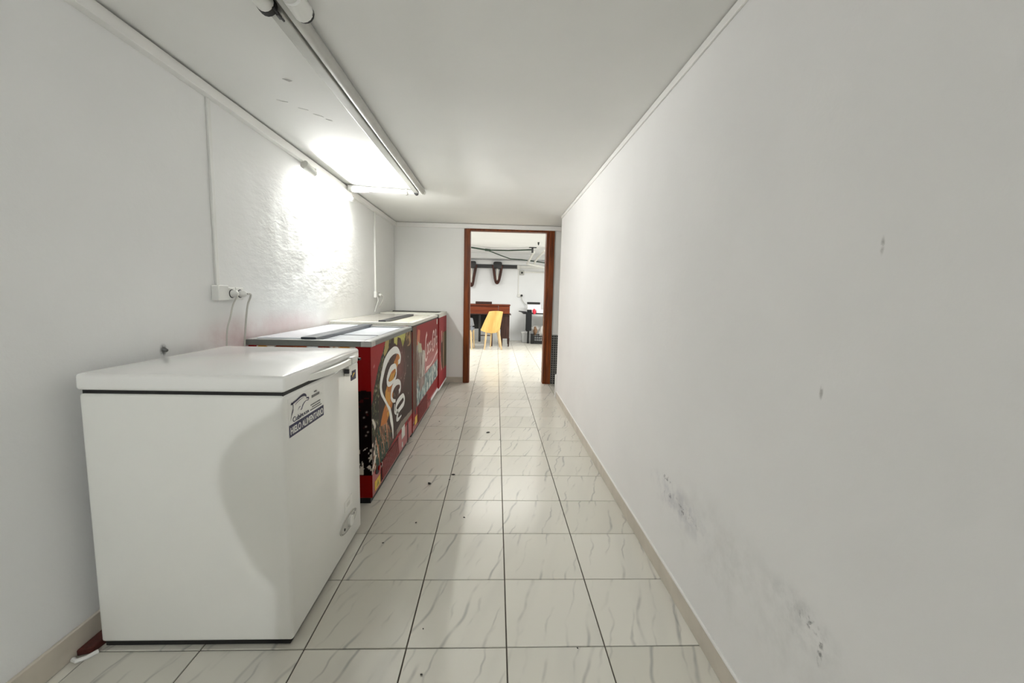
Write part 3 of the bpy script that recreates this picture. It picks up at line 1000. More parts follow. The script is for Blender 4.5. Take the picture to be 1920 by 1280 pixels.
    t, xb, xr, z0 = display_freezer('red chest freezer with pale ice print and slanting white script, middle of the three', y0, y1, xf, zt, 4.19, 0.085, 0.026, M_ALUL)
    part('compressor_housing', BX(xb + 0.02, xf - 0.001, y0 + 0.004, 4.19, 0.035, 0.10), M_RED, t)
    part('corner_cap', BX(xr - 0.03, xr + 0.003, y1 - 0.03, y1, z0 - 0.02, zt + 0.002, bev=0.003), M_BLACK, t)
    part('lid', BX(xb + 0.036, -0.93, y0 + 0.036, y1 - 0.09, zt - 0.012, zt + 0.004, bev=0.003), M_GLASSB, t, label='greyish tinted sliding lid')
    part('lid_rail', BX(-0.93, -0.872, y0 + 0.03, 4.42, zt - 0.012, zt + 0.012, bev=0.003), M_DARK, t)
    part('lid', BX(-0.872, xr - 0.043, y0 + 0.036, y1 - 0.09, zt - 0.024, zt - 0.006, bev=0.003), M_GLASSC, t, label='cream sliding lid')
    part('cross_bar', BX(xb + 0.036, xr - 0.043, y1 - 0.09, y1 - 0.036, zt - 0.02, zt + 0.004, bev=0.002), M_ALUL, t)
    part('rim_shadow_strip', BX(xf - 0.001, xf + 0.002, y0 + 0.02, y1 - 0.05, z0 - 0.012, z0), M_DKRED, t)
    fp = print_panel('front_print', t, 'x', xf + 0.0008, y0 + 0.001, y1 - 0.001, 0.115, z0 - 0.012, print_cola_red, 0.006)
    X = xf + 0.0026
    bm = bmesh.new()
    W = [.03, .035, .035, .03]
    ribbon(bm, [(3.95, .79), (3.885, .74), (3.856, .655), (3.856, .59), (3.874, .545), (3.93, .538), (3.985, .565)], [.045, .035, .03, .03, .03, .025, .015], X)
    ribbon(bm, ellipse(3.985, .63, .034, .045, 14, -0.2), [.02, .022], X, n=2)
    ribbon(bm, ellipse(4.08, .635, .034, .045, 12, -0.2, 0.7, 5.4), [.02, .022], X, n=2)
    ribbon(bm, ellipse(4.165, .64, .034, .045, 14, -0.2), [.02, .022], X, n=2)
    ribbon(bm, [(4.20, .69), (4.195, .62), (4.225, .60)], [.02, .02, .01], X)
    ribbon(bm, [(4.235, .645), (4.265, .65)], [.016, .016], X)
    ribbon(bm, [(4.41, .72), (4.40, .765), (4.34, .765), (4.30, .71), (4.288, .63), (4.315, .575), (4.37, .582)], [.03, .028, .03, .035, .03, .025, .015], X)
    ribbon(bm, ellipse(4.405, .645, .032, .045, 14, -0.2), [.02, .022], X, n=2)
    ribbon(bm, [(4.455, .605), (4.475, .70), (4.51, .772), (4.545, .755), (4.52, .67), (4.52, .61)], [.02, .02, .024, .022, .02, .015], X)
    ribbon(bm, ellipse(4.59, .65, .034, .045, 14, -0.2), [.02, .022], X, n=2)
    ribbon(bm, [(4.625, .70), (4.62, .63), (4.65, .615)], [.02, .02, .01], X)
    ribbon(bm, [(3.886, .425), (3.93, .45), (4.10, .446), (4.25, .455), (4.387, .474), (4.523, .505), (4.675, .53)], [.012, .04, .02, .014, .016, .024, .05], X)
    part('script_lettering', bm, mat('pinkish_white_print', (226, 196, 190), 0.4, noise_amt=0.05, noise_scale=30), fp, label='white script lettering with a swash below')
    gr = part('vent_grille', BX(xf - 0.001, xf + 0.0014, 3.481, 3.965, 0.05, 0.20), M_DKRED, t)
    bm = bmesh.new()
    for i in range(32):
        yy = 3.487 + i * 0.015
        box(bm, xf, xf + 0.005, yy, yy + 0.006, 0.056, 0.196)
    part('grille_slats', bm, M_REDD, gr, stuff=True)
    ys = part('warning_sticker', BX(xf - 0.001, xf + 0.0015, 3.362, 3.462, 0.075, 0.140), M_YELLOW, t, label='yellow warning sticker')
    part('cable_slot', BX(xf - 0.001, xf + 0.0015, 3.36, 3.40, 0.165, 0.20), M_BLACK, t)
    part('underside_strip', BX(xf - 0.03, xf + 0.001, 4.22, y1 - 0.002, 0.058, 0.092), M_PAPER, t)
    part('inventory_sticker', BX(xf - 0.001, xf + 0.001, 4.60, 4.66, 0.83, 0.885), M_STICKG, t)
    for fy in (4.60,):
        part('caster', TB([(xf - 0.08, fy, 0.038), (xf - 0.05, fy, 0.038)], 0.038, 12), M_BLACK, t)

    # ---- third
    xf, y0, y1, zt = -0.643, 4.706, 5.40, 0.945
    t, xb, xr, z0 = display_freezer('small red chest freezer with bottle print, last against the doorway wall', y0, y1, xf, zt, y0, 0.075, 0.05, M_ALUL)
    part('lid', BX(xb + 0.036, xr - 0.043, y0 + 0.036, y1 - 0.036, zt - 0.02, zt - 0.006, bev=0.003), M_GLASSC, t)
    part('lid_rail', BX(xb + 0.036, xr - 0.043, y0 + 0.42, y0 + 0.46, zt - 0.008, zt + 0.004), M_DARK, t)
    print_panel('front_print', t, 'x', xf + 0.0008, y0 + 0.001, y1 - 0.001, 0.078, z0 - 0.001, print_bottles, 0.01)
    part('underside_strip', BX(xf - 0.03, xf + 0.001, y0, y1, 0.052, 0.078), M_PAPER, t)
    for fx in (xf - 0.10, xb + 0.06):
        for fy in (y0 + 0.08, y1 - 0.09):
            part('caster', TB([(fx, fy, 0.03), (fx + 0.035, fy, 0.03)], 0.03, 12), M_BLACK, t)


make_red_freezers()


# ------------------------------------------------------------------ lamp, pipes and conduits
def make_lamp():
    t = thing('tube_lamp', 'lit white tube lamp fixed along the top of the left wall', 'lamp', (XL, 3.3, 1.99))
    xt = XL + 0.066
    part('mounting_base', BX(XL + 0.002, xt + 0.014, 2.95, 3.66, 1.964, 1.986, bev=0.004), M_PVC, t)
    part('end_cap', TB([(xt - 0.03, 2.865, 1.985), (xt - 0.004, 2.97, 1.952)], [0.028, 0.020], 12), M_PVC2, t, smooth=True)
    part('end_cap', TB([(xt, 3.64, 1.946), (xt, 3.68, 1.946)], 0.02, 12), M_PVC, t, smooth=True)
    part('tube', TB([(xt, 2.97, 1.944), (xt, 3.64, 1.944)], 0.013, 12), M_TUBE, t, smooth=True)
    return t


make_lamp()

# two pipes on the ceiling, running away from the camera
t = thing('ceiling_duct', 'flat grey-white duct along the ceiling, left of the round pipe', 'duct', (-0.705, 2.6, ZC))
part('channel', BX(-0.728, -0.684, 1.42, 3.70, 2.018, ZC, bev=0.004), M_PVC2, t)
part('end_plug', TB([(-0.708, 3.69, 2.022), (-0.708, 3.735, 2.022)], 0.017, 10), M_DARK, t, smooth=True)
part('pipe', TB([(-0.722, -0.4, 2.03), (-0.722, 1.40, 2.03)], 0.027, 16), M_PVC, t, smooth=True)
part('pipe_end', TB([(-0.722, 1.392, 2.03), (-0.722, 1.412, 2.03)], 0.0285, 16), M_BLACK, t, smooth=True)
bm = bmesh.new()
tube(bm, [(-0.698, 1.39, 2.016), (-0.695, 1.42, 2.012), (-0.693, 1.448, 2.013)], 0.0035, 8)
box(bm, -0.701, -0.692, 1.412, 1.436, 2.008, 2.02, bev=0.002)
part('wire_connector', bm, M_DARK, t)
t = thing('ceiling_pipe', 'round white pipe along the ceiling with a thick coupling near the camera', 'pipe', (-0.65, 2.6, ZC))
part('pipe', TB([(-0.655, 1.2, 2.034), (-0.655, 3.70, 2.034)], 0.0235, 14), M_PVC2, t, smooth=True)
part('thick_pipe', TB([(-0.628, -0.4, 2.03), (-0.628, 1.36, 2.03)], 0.027, 16), M_PVC, t, smooth=True)
part('coupling', TB([(-0.622, 1.35, 2.028), (-0.622, 1.425, 2.028)], 0.031, 16), M_PVC, t, smooth=True)
part('coupling_end', TB([(-0.620, 1.42, 2.028), (-0.620, 1.434, 2.028)], 0.029, 16), M_BLACK, t, smooth=True)
part('elbow', TB([(-0.655, 3.69, 2.034), (-0.648, 3.735, 2.034)], [0.0235, 0.02], 12), M_PVC, t, smooth=True)
t = thing('ceiling_pipe', 'short white pipe crossing the ceiling from the left wall to the duct end', 'pipe', (-1.0, 3.65, ZC))
part('pipe', TB([(-1.20, 3.66, 2.032), (-0.735, 3.735, 2.032)], 0.019, 14), M_PVC, t, smooth=True)
part('wall_collar', TB([(-1.262, 3.65, 2.030), (-1.10, 3.675, 2.028)], [0.032, 0.022], 14), M_PVC, t, smooth=True)
part('pipe_clip', BX(-0.80, -0.785, 3.70, 3.75, 2.008, 2.05), M_PVC2, t)

# cable conduits down the left wall
tag(part('cable_conduit', BX(XL, XL + 0.010, 1.990, 2.012, 1.178, 2.006, bev=0.002), M_PVC), 'white conduit down the left wall to the double socket', 'conduit')
tag(part('cable_conduit', BX(XL, XL + 0.018, 4.525, 4.553, 1.175, 2.006, bev=0.002), M_PVC), 'thin white conduit down the left wall near the far corner', 'conduit')


def make_sockets():
    t = thing('wall_socket', 'white double socket with junction box on the left wall', 'socket', (XL, 2.04, 1.14))
    part('junction_box', BX(XL, XL + 0.036, 1.962, 2.034, 1.106, 1.178, bev=0.004), M_PVC, t)
    for y in (2.036, 2.100):
        sp = part('socket_plate', BX(XL, XL + 0.028, y, y + 0.062, 1.108, 1.17, bev=0.004), M_PVC, t)
        part('socket_recess', TB([(XL + 0.020, y + 0.031, 1.139), (XL + 0.0292, y + 0.031, 1.139)], 0.021, 16), M_DARK, sp)
    t = thing('power_cord', 'white plug with thin cord in the left half of the double socket', 'cord', (XL, 2.07, 1.139))
    part('plug', TB([(XL + 0.0295, 2.067, 1.139), (XL + 0.05, 2.067, 1.139), (XL + 0.058, 2.066, 1.137)], [0.017, 0.016, 0.008], 12), M_PVC, t, smooth=True)
    part('cable', TB([(XL + 0.058, 2.066, 1.137), (XL + 0.066, 2.045, 1.125), (XL + 0.06, 2.022, 1.09), (XL + 0.05, 2.012, 1.03), (XL + 0.03, 2.01, 0.94), (XL + 0.02, 2.012, 0.70)], 0.0038, 8, 6), M_CABLE, t, smooth=True)
    t = thing('power_cord', 'white plug with grey cord bending down from the right half of the double socket', 'cord', (XL, 2.13, 1.139))
    part('plug', TB([(XL + 0.0295, 2.131, 1.139), (XL + 0.05, 2.131, 1.139), (XL + 0.060, 2.134, 1.139)], [0.017, 0.016, 0.009], 12), M_PVC, t, smooth=True)
    part('cable', TB([(XL + 0.06, 2.134, 1.139), (XL + 0.066, 2.155, 1.137), (XL + 0.05, 2.178, 1.12), (XL + 0.03, 2.187, 1.08), (XL + 0.018, 2.186, 1.0), (XL + 0.009, 2.186, 0.915), (XL + 0.004, 2.188, 0.86)], 0.0046, 8, 6), M_CABLE, t, smooth=True)
    t = thing('wall_socket', 'small white socket on the left wall near the far corner', 'socket', (XL, 4.53, 1.14))
    part('socket_plate', BX(XL, XL + 0.03, 4.50, 4.565, 1.108, 1.175, bev=0.004), M_PVC, t)
    part('side_outlet', BX(XL, XL + 0.03, 4.565, 4.62, 1.11, 1.165, bev=0.004), M_PVC2, t)
    t = thing('power_cord', 'short cord plugged into the socket near the far corner', 'cord', (XL, 4.6, 1.14))
    part('plug', TB([(XL + 0.03, 4.595, 1.138), (XL + 0.055, 4.595, 1.138)], 0.016, 10), M_PVC, t, smooth=True)
    part('cable', TB([(XL + 0.055, 4.595, 1.138), (XL + 0.075, 4.60, 1.12), (XL + 0.06, 4.59, 1.06), (XL + 0.03, 4.575, 1.0)], 0.004, 6, 5), M_CABLE, t, smooth=True)
    part('cable', TB([(XL + 0.030, 4.53, 1.115), (XL + 0.04, 4.52, 1.08), (XL + 0.03, 4.50, 1.03), (XL + 0.012, 4.49, 0.96)], 0.004, 6, 5), M_PVC, t, smooth=True)


make_sockets()


# ------------------------------------------------------------------ far room
def make_far_room():
    # desk
    t = thing('writing_desk', 'dark reddish wooden desk with kneehole at the back of the far room', 'desk', (-0.4, 9.65, 0))
    part('desk_top', BX(-1.30, 0.325, 9.420, 10.060, 0.935, 0.962, bev=0.003), M_DESK, t)
    part('apron', BX(-1.28, 0.05, 9.450, 10.030, 0.74, 0.935), M_DESK, t)
    dr = part('drawer', BX(0.055, 0.312, 9.440, 10.010, 0.755, 0.932, bev=0.003), M_DESK, t)
    part('drawer_rail', BX(-1.28, 0.345, 9.435, 10.040, 0.725, 0.745), M_DESKD, t)
    part('pedestal', BX(0.115, 0.312, 9.460, 10.020, 0.185, 0.725, bev=0.003), M_DESKD, t)
    part('modesty_panel', BX(-1.25, 0.115, 9.950, 9.970, 0.36, 0.725), M_BLACK, t)
    for (x, y) in ((0.275, 9.460), (0.12, 9.460), (0.275, 9.980), (-1.27, 9.460), (-1.27, 9.980)):
        part('leg', prism(bmesh.new(), [(x, 0.19), (x + 0.045, 0.19), (x + 0.036, 0.0), (x + 0.012, 0.0)], 'y', y, y + 0.04), M_DESKD, t)
    part('leg', BX(-0.105, -0.07, 9.460, 9.500, 0.0, 0.725), M_DESKD, t)
    part('leg', BX(-0.395, -0.345, 9.470, 9.510, 0.10, 0.725), M_BLACK, t)
    part('foot_rail', BX(-0.395, -0.10, 9.480, 9.500, 0.235, 0.255), M_DESKD, t)
    tag(part('document_box', BX(-0.475, -0.10, 9.540, 9.810, 0.963, 1.018, bev=0.004), M_DESKD), 'low dark box lying on the reddish desk', 'box')

    # plywood chair seen from behind
    def shell(t, tl, tr, br, bl, y, bow, th, material, name='backrest'):
        bm = bmesh.new()
        nu, nv = 14, 8
        F, K = [], []
        for i in range(nu + 1):
            u = i / nu
            fc, kc = [], []
            for j in range(nv + 1):
                v = j / nv
                top = Vector(tl).lerp(Vector(tr), u)
                bot = Vector(bl).lerp(Vector(br), u)
                p = bot.lerp(top, v)
                yy = y + bow * (2 * u - 1) ** 2 - 0.05 * v
                dz = -0.02 * (2 * u - 1) ** 2 * (1 if v > 0.5 else 0) * (v - 0.5) * 2 + (0.03 * (2 * u - 1) ** 2 * (1 - v))
                fc.append(bm.verts.new((p.x, yy, p.y + dz)))
                kc.append(bm.verts.new((p.x * 1.0, yy + th, p.y + dz)))
            F.append(fc)
            K.append(kc)
        for i in range(nu):
            for j in range(nv):
                bm.faces.new((F[i][j], F[i + 1][j], F[i + 1][j + 1], F[i][j + 1]))
                bm.faces.new((K[i][j], K[i][j + 1], K[i + 1][j + 1], K[i + 1][j]))
        for i in range(nu):
            bm.faces.new((F[i][0], K[i][0], K[i + 1][0], F[i + 1][0]))
            bm.faces.new((F[i][nv], F[i + 1][nv], K[i + 1][nv], K[i][nv]))
        for j in range(nv):
            bm.faces.new((F[0][j], F[0][j + 1], K[0][j + 1], K[0][j]))
            bm.faces.new((F[nu][j], K[nu][j], K[nu][j + 1], F[nu][j + 1]))
        return part(name, bm, material, t, smooth=True)

    t = thing('dining_chair', 'pale plywood shell chair with its back to the doorway', 'chair', (-0.08, 9.0, 0))
    shell(t, (-0.149, 0.838), (0.152, 0.842), (0.085, 0.352), (-0.33, 0.375), 8.80, 0.17, 0.014, M_PLY)
    part('seat', BX(-0.215, 0.04, 8.90, 9.27, 0.405, 0.44, bev=0.015), M_BLKCLOTH, t, smooth=True)
    for (a, b) in (((-0.195, 8.87, 0.41), (-0.235, 8.80, 0.0)), ((0.065, 8.87, 0.41), (0.135, 8.86, 0.0)), ((-0.10, 9.24, 0.41), (-0.113, 9.31, 0.0)), ((0.035, 9.24, 0.41), (0.095, 9.30, 0.0))):
        lg = part('leg', TB([a, b], [0.024, 0.014], 10), M_LEG, t, smooth=True)
    t = thing('dining_chair', 'grey shell chair with pale legs, half hidden by the left door frame', 'chair', (-0.68, 9.0, 0))
    shell(t, (-0.86, 0.69), (-0.50, 0.69), (-0.462, 0.48), (-0.86, 0.48), 8.83, 0.10, 0.014, M_GREYCH)
    part('seat', BX(-0.85, -0.475, 8.87, 9.28, 0.405, 0.45, bev=0.015), M_GREYCH, t, smooth=True)
    part('back_support', BX(-0.525, -0.505, 8.86, 8.875, 0.38, 0.50), M_GREYCH, t)
    for (a, b) in (((-0.535, 8.89, 0.41), (-0.505, 8.80, 0.0)), ((-0.79, 8.89, 0.41), (-0.83, 8.82, 0.0)), ((-0.50, 9.24, 0.41), (-0.47, 9.06, 0.0)), ((-0.79, 9.24, 0.41), (-0.83, 9.30, 0.0))):
        part('leg', TB([a, b], [0.022, 0.014], 10), M_LEG, t, smooth=True)

    # black table and the things on and under it
    t = thing('side_table', 'black table with slim legs at the right of the far room', 'table', (1.15, 10.3, 0))
    part('table_top', BX(0.66, 1.75, 10.0, 10.62, 0.735, 0.762, bev=0.003), M_BLACK, t)
    for (x, y) in ((0.785, 10.18), (1.70, 10.18), (0.785, 10.56), (1.70, 10.56)):
        part('leg', BX(x, x + 0.045, y, y + 0.045, 0, 0.736), M_BLACK, t)
    tag(part('black_bag', BX(0.722, 0.862, 9.905, 9.992, 0.335, 0.775, bev=0.012), M_BLKCLOTH), 'black cloth bag hanging in front of the left end of the black table', 'bag')
    tag(part('black_pouch', BX(0.755, 0.87, 10.02, 10.12, 0.7625, 0.84, bev=0.012), M_BLKCLOTH), 'small black pouch at the left end of the black table', 'pouch')
    tag(part('hand_tool', TB([(0.55, 10.06, 0.80), (0.66, 10.06, 0.785), (0.745, 10.06, 0.78)], [0.012, 0.02, 0.018], 8), M_DARK, smooth=True), 'dark tool sticking out over the left edge of the black table', 'tool')
    t = thing('printer', 'white box-shaped printer with black lid on the black table', 'printer', (0.92, 10.35, 0.7625))
    part('body', BX(0.77, 1.10, 10.2, 10.5, 0.7625, 0.965, bev=0.008), M_PAPER, t)
    part('lid', BX(0.78, 1.085, 10.21, 10.50, 0.967, 1.02, bev=0.004), M_BLACK, t)
    tag(part('white_box', BX(0.985, 1.34, 10.02, 10.18, 0.7625, 0.845, bev=0.004), M_PAPER), 'flat white box on the front edge of the black table', 'box')
    bm = bmesh.new()
    bmesh.ops.create_icosphere(bm, subdivisions=3, radius=1.0)
    for v in bm.verts:
        n = noise.noise(v.co * 2.2) * 0.45 + 1
        v.co = Vector((0.922 + v.co.x * 0.042 * n, 9.955 + v.co.y * 0.04 * n, 0.80 + v.co.z * 0.062 * n - 0.2 * (v.co.x * 0.05)))
    tag(part('red_cloth', bm, M_PINK, smooth=True), 'crumpled red cloth over the front edge of the black table', 'cloth')
    t = thing('wire_basket', 'black wire basket on the floor under the black table', 'basket', (1.07, 10.28, 0))
    part('base', BX(0.90, 1.34, 10.10, 10.48, 0.0, 0.012), M_BLACK, t)
    for k in range(4):
        z = 0.02 + 0.058 * k
        rb = bmesh.new()
        for (a, b) in (((0.90, 10.10), (1.34, 10.10)), ((1.34, 10.10), (1.34, 10.48)), ((1.34, 10.48), (0.90, 10.48)), ((0.90, 10.48), (0.90, 10.10))):
            tube(rb, [(a[0], a[1], z), (b[0], b[1], z)], 0.007 if k < 3 else 0.011, 6)
        part('hoop', rb, M_BLACK, t)
    rb = bmesh.new()
    for k in range(10):
        x = 0.90 + 0.44 * k / 9
        for y in (10.10, 10.48):
            tube(rb, [(x, y, 0.01), (x, y, 0.195)], 0.005, 5)
    for k in range(1, 8):
        y = 10.10 + 0.38 * k / 8
        for x in (0.90, 1.34):
            tube(rb, [(x, y, 0.01), (x, y, 0.195)], 0.005, 5)
    part('wire', rb, M_BLACK, t, stuff=True)
    part('corner_post', BX(0.865, 0.945, 10.09, 10.14, 0.0, 0.25, bev=0.01), M_BLACK, t)

    def blob(cx, cy, cz, rx, ry, rz, name, material, seed):
        bm = bmesh.new()
        bmesh.ops.create_icosphere(bm, subdivisions=3, radius=1.0)
        for v in bm.verts:
            p = v.co.copy()
            n = 1 + 0.35 * noise.noise(p * 1.8 + Vector((seed, 0, 0))) + 0.12 * noise.noise(p * 5 + Vector((0, seed, 0)))
            v.co = Vector((cx + p.x * rx * n, cy + p.y * ry * n, max(cz - rz, cz + p.z * rz * n)))
        return part(name, bm, material, smooth=True)
    tag(blob(1.175, 10.27, 0.29, 0.115, 0.09, 0.15, 'plastic_bag', M_BAG, 3), 'white plastic bag bulging out of the wire basket', 'bag')
    tag(blob(0.985, 10.23, 0.31, 0.045, 0.05, 0.11, 'parcel', M_BROWN, 8), 'brown crumpled parcel in the wire basket beside the plastic bag', 'parcel')
    tag(blob(1.0, 10.43, 0.36, 0.10, 0.028, 0.08, 'plastic_bag', M_BAG, 12), 'pale crumpled plastic at the back of the wire basket', 'bag')
    t = thing('storage_tub', 'clear white plastic tub under the left end of the black table', 'tub', (0.74, 10.46, 0))
    part('tub', prism(bmesh.new(), [(0.67, 0.0), (0.83, 0.0), (0.845, 0.24), (0.655, 0.24)], 'y', 10.31, 10.49, bev=0.006), M_CREAMT, t)
    part('lid', BX(0.65, 0.85, 10.305, 10.495, 0.24, 0.27, bev=0.006), M_PAPER, t)

    # rail with hanging loops on the far wall
    t = thing('wall_rail', 'long black rail across the top of the far room wall', 'rail', (-0.6, YR, 1.9))
    part('rail', BX(-2.2, 0.515, YR - 0.075, YR, 1.862, 1.945, bev=0.004), M_DARK, t)
    for (cx, zb, lab) in ((-0.645, 1.385, 'left of two dark wooden loops hanging from the black rail'), (0.012, 1.465, 'right of two dark wooden loops hanging from the black rail')):
        t = thing('hanging_loop', lab, 'loop', (cx, YR - 0.12, 1.95))
        y = YR - 0.115
        part('hook_block', BX(cx - 0.105, cx + 0.115, YR - 0.165, YR - 0.077, 1.84, 2.02, bev=0.035), M_DARK, t, smooth=True)
        part('loop', TB([(cx - 0.105, y, 1.93), (cx - 0.085, y, 1.80), (cx - 0.058, y, 1.62), (cx - 0.03, y, zb + 0.05), (cx, y, zb + 0.02), (cx + 0.03, y, zb + 0.05), (cx + 0.062, y, 1.62), (cx + 0.095, y, 1.80), (cx + 0.115, y, 1.93)], 0.036, 10, 5), M_LOOP, t, smooth=True)
        part('strap', BX(cx - 0.018, cx + 0.022, y - 0.02, y - 0.005, zb + 0.10, 1.87), M_STICKG, t, label='pale strap')
        part('end_ring', TB([(cx - 0.012, y - 0.03, zb + 0.05), (cx + 0.012, y - 0.03, zb + 0.05)], 0.03, 12), M_LOOP, t, smooth=True)

    # cable trunking and sockets on the far wall
    t = thing('cable_trunking', 'white cable trunking along the far room wall, right of the rail', 'trunking', (1.0, YR, 1.9))
    part('channel', BX(0.52, 2.4, YR - 0.04, YR - 0.002, 1.875, 1.945, bev=0.004), M_PVC, t)
    part('junction_box', BX(0.52, 0.60, YR - 0.055, YR - 0.002, 1.85, 1.955, bev=0.004), M_PVC, t)
    part('conduit', BX(0.555, 0.575, YR - 0.02, YR - 0.002, 1.22, 1.85), M_PVC, t)
    part('lower_conduit', BX(0.70, 2.4, YR - 0.02, YR - 0.002, 1.765, 1.80), M_PVC, t)
    t = thing('wall_switch', 'small square switch box with dark centre on the far room wall', 'switch', (0.65, YR, 1.77))
    pl = part('plate', BX(0.592, 0.706, YR - 0.04, YR, 1.708, 1.822, bev=0.006), M_PVC2, t)
    part('knob', TB([(0.65, YR - 0.055, 1.765), (0.65, YR - 0.04, 1.765)], 0.026, 12), M_BLACK, t)
    t = thing('wall_socket', 'white socket with black plug on the far room wall above the table', 'socket', (0.62, YR, 1.18))
    part('plate', BX(0.545, 0.645, YR - 0.03, YR, 1.137, 1.217, bev=0.005), M_PVC, t)
    part('plug', TB([(0.655, YR - 0.06, 1.177), (0.655, YR - 0.001, 1.177)], 0.03, 12), M_BLACK, t)
    part('cable', TB([(0.655, YR - 0.06, 1.16), (0.67, YR - 0.05, 1.07), (0.74, YR - 0.05, 0.97), (0.80, YR - 0.08, 0.93)], 0.008, 6, 4), M_CABLE, t)

    # pipes under the far room ceiling
    t = thing('ceiling_pipe', 'dark green pipes forking under the far room ceiling', 'pipe', (0.0, 9.3, ZR))
    part('main_pipe', TB([(-1.2, 8.1, 2.165), (-0.56, 8.9, 2.16), (-0.23, 9.27, 2.155), (-0.19, 9.3, 2.155)], 0.017, 8), M_GREEN, t, smooth=True)
    part('branch_pipe', TB([(-0.21, 9.29, 2.155), (0.25, 9.30, 2.16), (0.76, 9.02, 2.16)], 0.014, 8), M_GREEN, t, smooth=True)
    part('branch_pipe', TB([(-0.21, 9.29, 2.150), (0.10, 10.0, 2.11), (0.33, 10.40, 2.075), (0.60, 10.46, 2.07), (1.35, 10.47, 1.99)], 0.013, 8), M_GREEN, t, smooth=True)
    part('tee_joint', TB([(-0.26, 9.24, 2.155), (-0.16, 9.31, 2.155)], 0.026, 10), M_GREEN, t, smooth=True)
    part('hanger', BX(0.735, 0.775, 8.98, 9.02, 2.09, ZR), M_DARK, t)
    part('hanger_plate', BX(0.68, 0.84, 8.96, 9.04, 2.196, ZR), M_DARK, t)
    t = thing('ceiling_pipe', 'white pipe bent in a corner under the far room ceiling, left of two', 'pipe', (0.9, 10.0, 2.05))
    part('pipe', TB([(0.79, 9.05, 2.12), (0.745, 10.0, 1.975), (0.735, 10.10, 1.945), (0.80, 10.16, 1.935), (1.3, 10.3, 1.86)], 0.028, 10, 4), M_PVC, t, smooth=True)
    t = thing('ceiling_pipe', 'white slanting pipe under the far room ceiling, right of two', 'pipe', (0.95, 9.7, 2.05))
    part('pipe', TB([(1.02, 8.9, 2.14), (0.93, 9.9, 2.03), (0.905, 10.25, 1.945)], 0.025, 10, 4), M_PVC, t, smooth=True)
    tag(part('ceiling_hook', TB([(0.80, 8.16, ZR - 0.055), (0.80, 8.16, ZR)], [0.012, 0.02], 8), M_BLACK, smooth=True), 'small black hook on the far room ceiling', 'hook')


make_far_room()


# ------------------------------------------------------------------ small details
def make_bits():
    tag(part('wall_plug', TB([(XL - 0.002, 1.672, 0.918), (XL + 0.012, 1.672, 0.912)], [0.010, 0.006], 8), M_PRINTG), 'small grey plug in the left wall above the white freezer', 'plug')
    spots = [(-0.387, 2.006), (-0.147, 2.058), (-0.39, 2.445), (-0.256, 2.576), (-0.273, 2.505), (-0.049, 3.411), (-0.507, 1.833), (-0.233, 1.33), (-0.207, 1.154), (0.292, 1.244), (-0.50, 3.709)]
    big = [0.007, 0.007, 0.016, 0.014, 0.007, 0.018, 0.006, 0.004, 0.005, 0.004, 0.009]
    rr = random.Random(2)
    names = ['dark speck on the tile beside the front of the red freezer vent', 'dark speck on the third tile row near the floor centre line',
             'larger dark chip on the floor beside the first red freezer', 'small dark chip on a tile joint in front of the first red freezer', 'tiny dark speck beside the small chip on the tile joint',
             'dark flake in the middle of the aisle level with the second red freezer', 'dark speck next to the front corner of the white freezer',
             'faint speck on a near tile left of the centre joint', 'dark speck on the nearest tile row left of the centre joint', 'tiny speck on the nearest tile joint right of centre',
             'dark speck on the floor in front of the second red freezer']
    for (x, y), s, nm in zip(spots, big, names):
        bm = bmesh.new()
        bmesh.ops.create_icosphere(bm, subdivisions=1, radius=1.0)
        for v in bm.verts:
            n = 0.7 + 0.5 * rr.random()
            v.co = Vector((v.co.x * n, v.co.y * 0.7 * n, v.co.z * 0.35))
        bmesh.ops.transform(bm, matrix=Matrix.Translation((x, y, 0.0008 + 0.35 * s * 0.5)) @ Matrix.Rotation(rr.random() * 3, 4, 'Z') @ Matrix.Diagonal((s, s, s * 0.7, 1)), verts=bm.verts)
        for v in bm.verts:
            v.co.z = max(v.co.z, 0.0002)
        o = part('debris_speck', bm, M_SPECK)
        tag(o, nm, 'debris', 'dark specks on the floor tiles')
    # broken bits at the foot of the wall beside the white freezer
    bm = bmesh.new()
    prism(bm, [(-1.297, 1.232), (-1.257, 1.246), (-1.25, 1.30), (-1.297, 1.32)], 'z', 0.0006, 0.022, bev=0.004)
    tag(part('terracotta_chip', bm, M_TERRA), 'dark red chip of terracotta between skirting and white freezer', 'chip')
    tag(part('plastic_strip', TB([(-1.292, 1.216, 0.007), (-1.276, 1.210, 0.007), (-1.258, 1.222, 0.007), (-1.243, 1.246, 0.007)], [0.0065] * 4, 8, 0), M_PVC, smooth=True), 'curved white plastic strip on the floor beside the white freezer', 'strip')


make_bits()


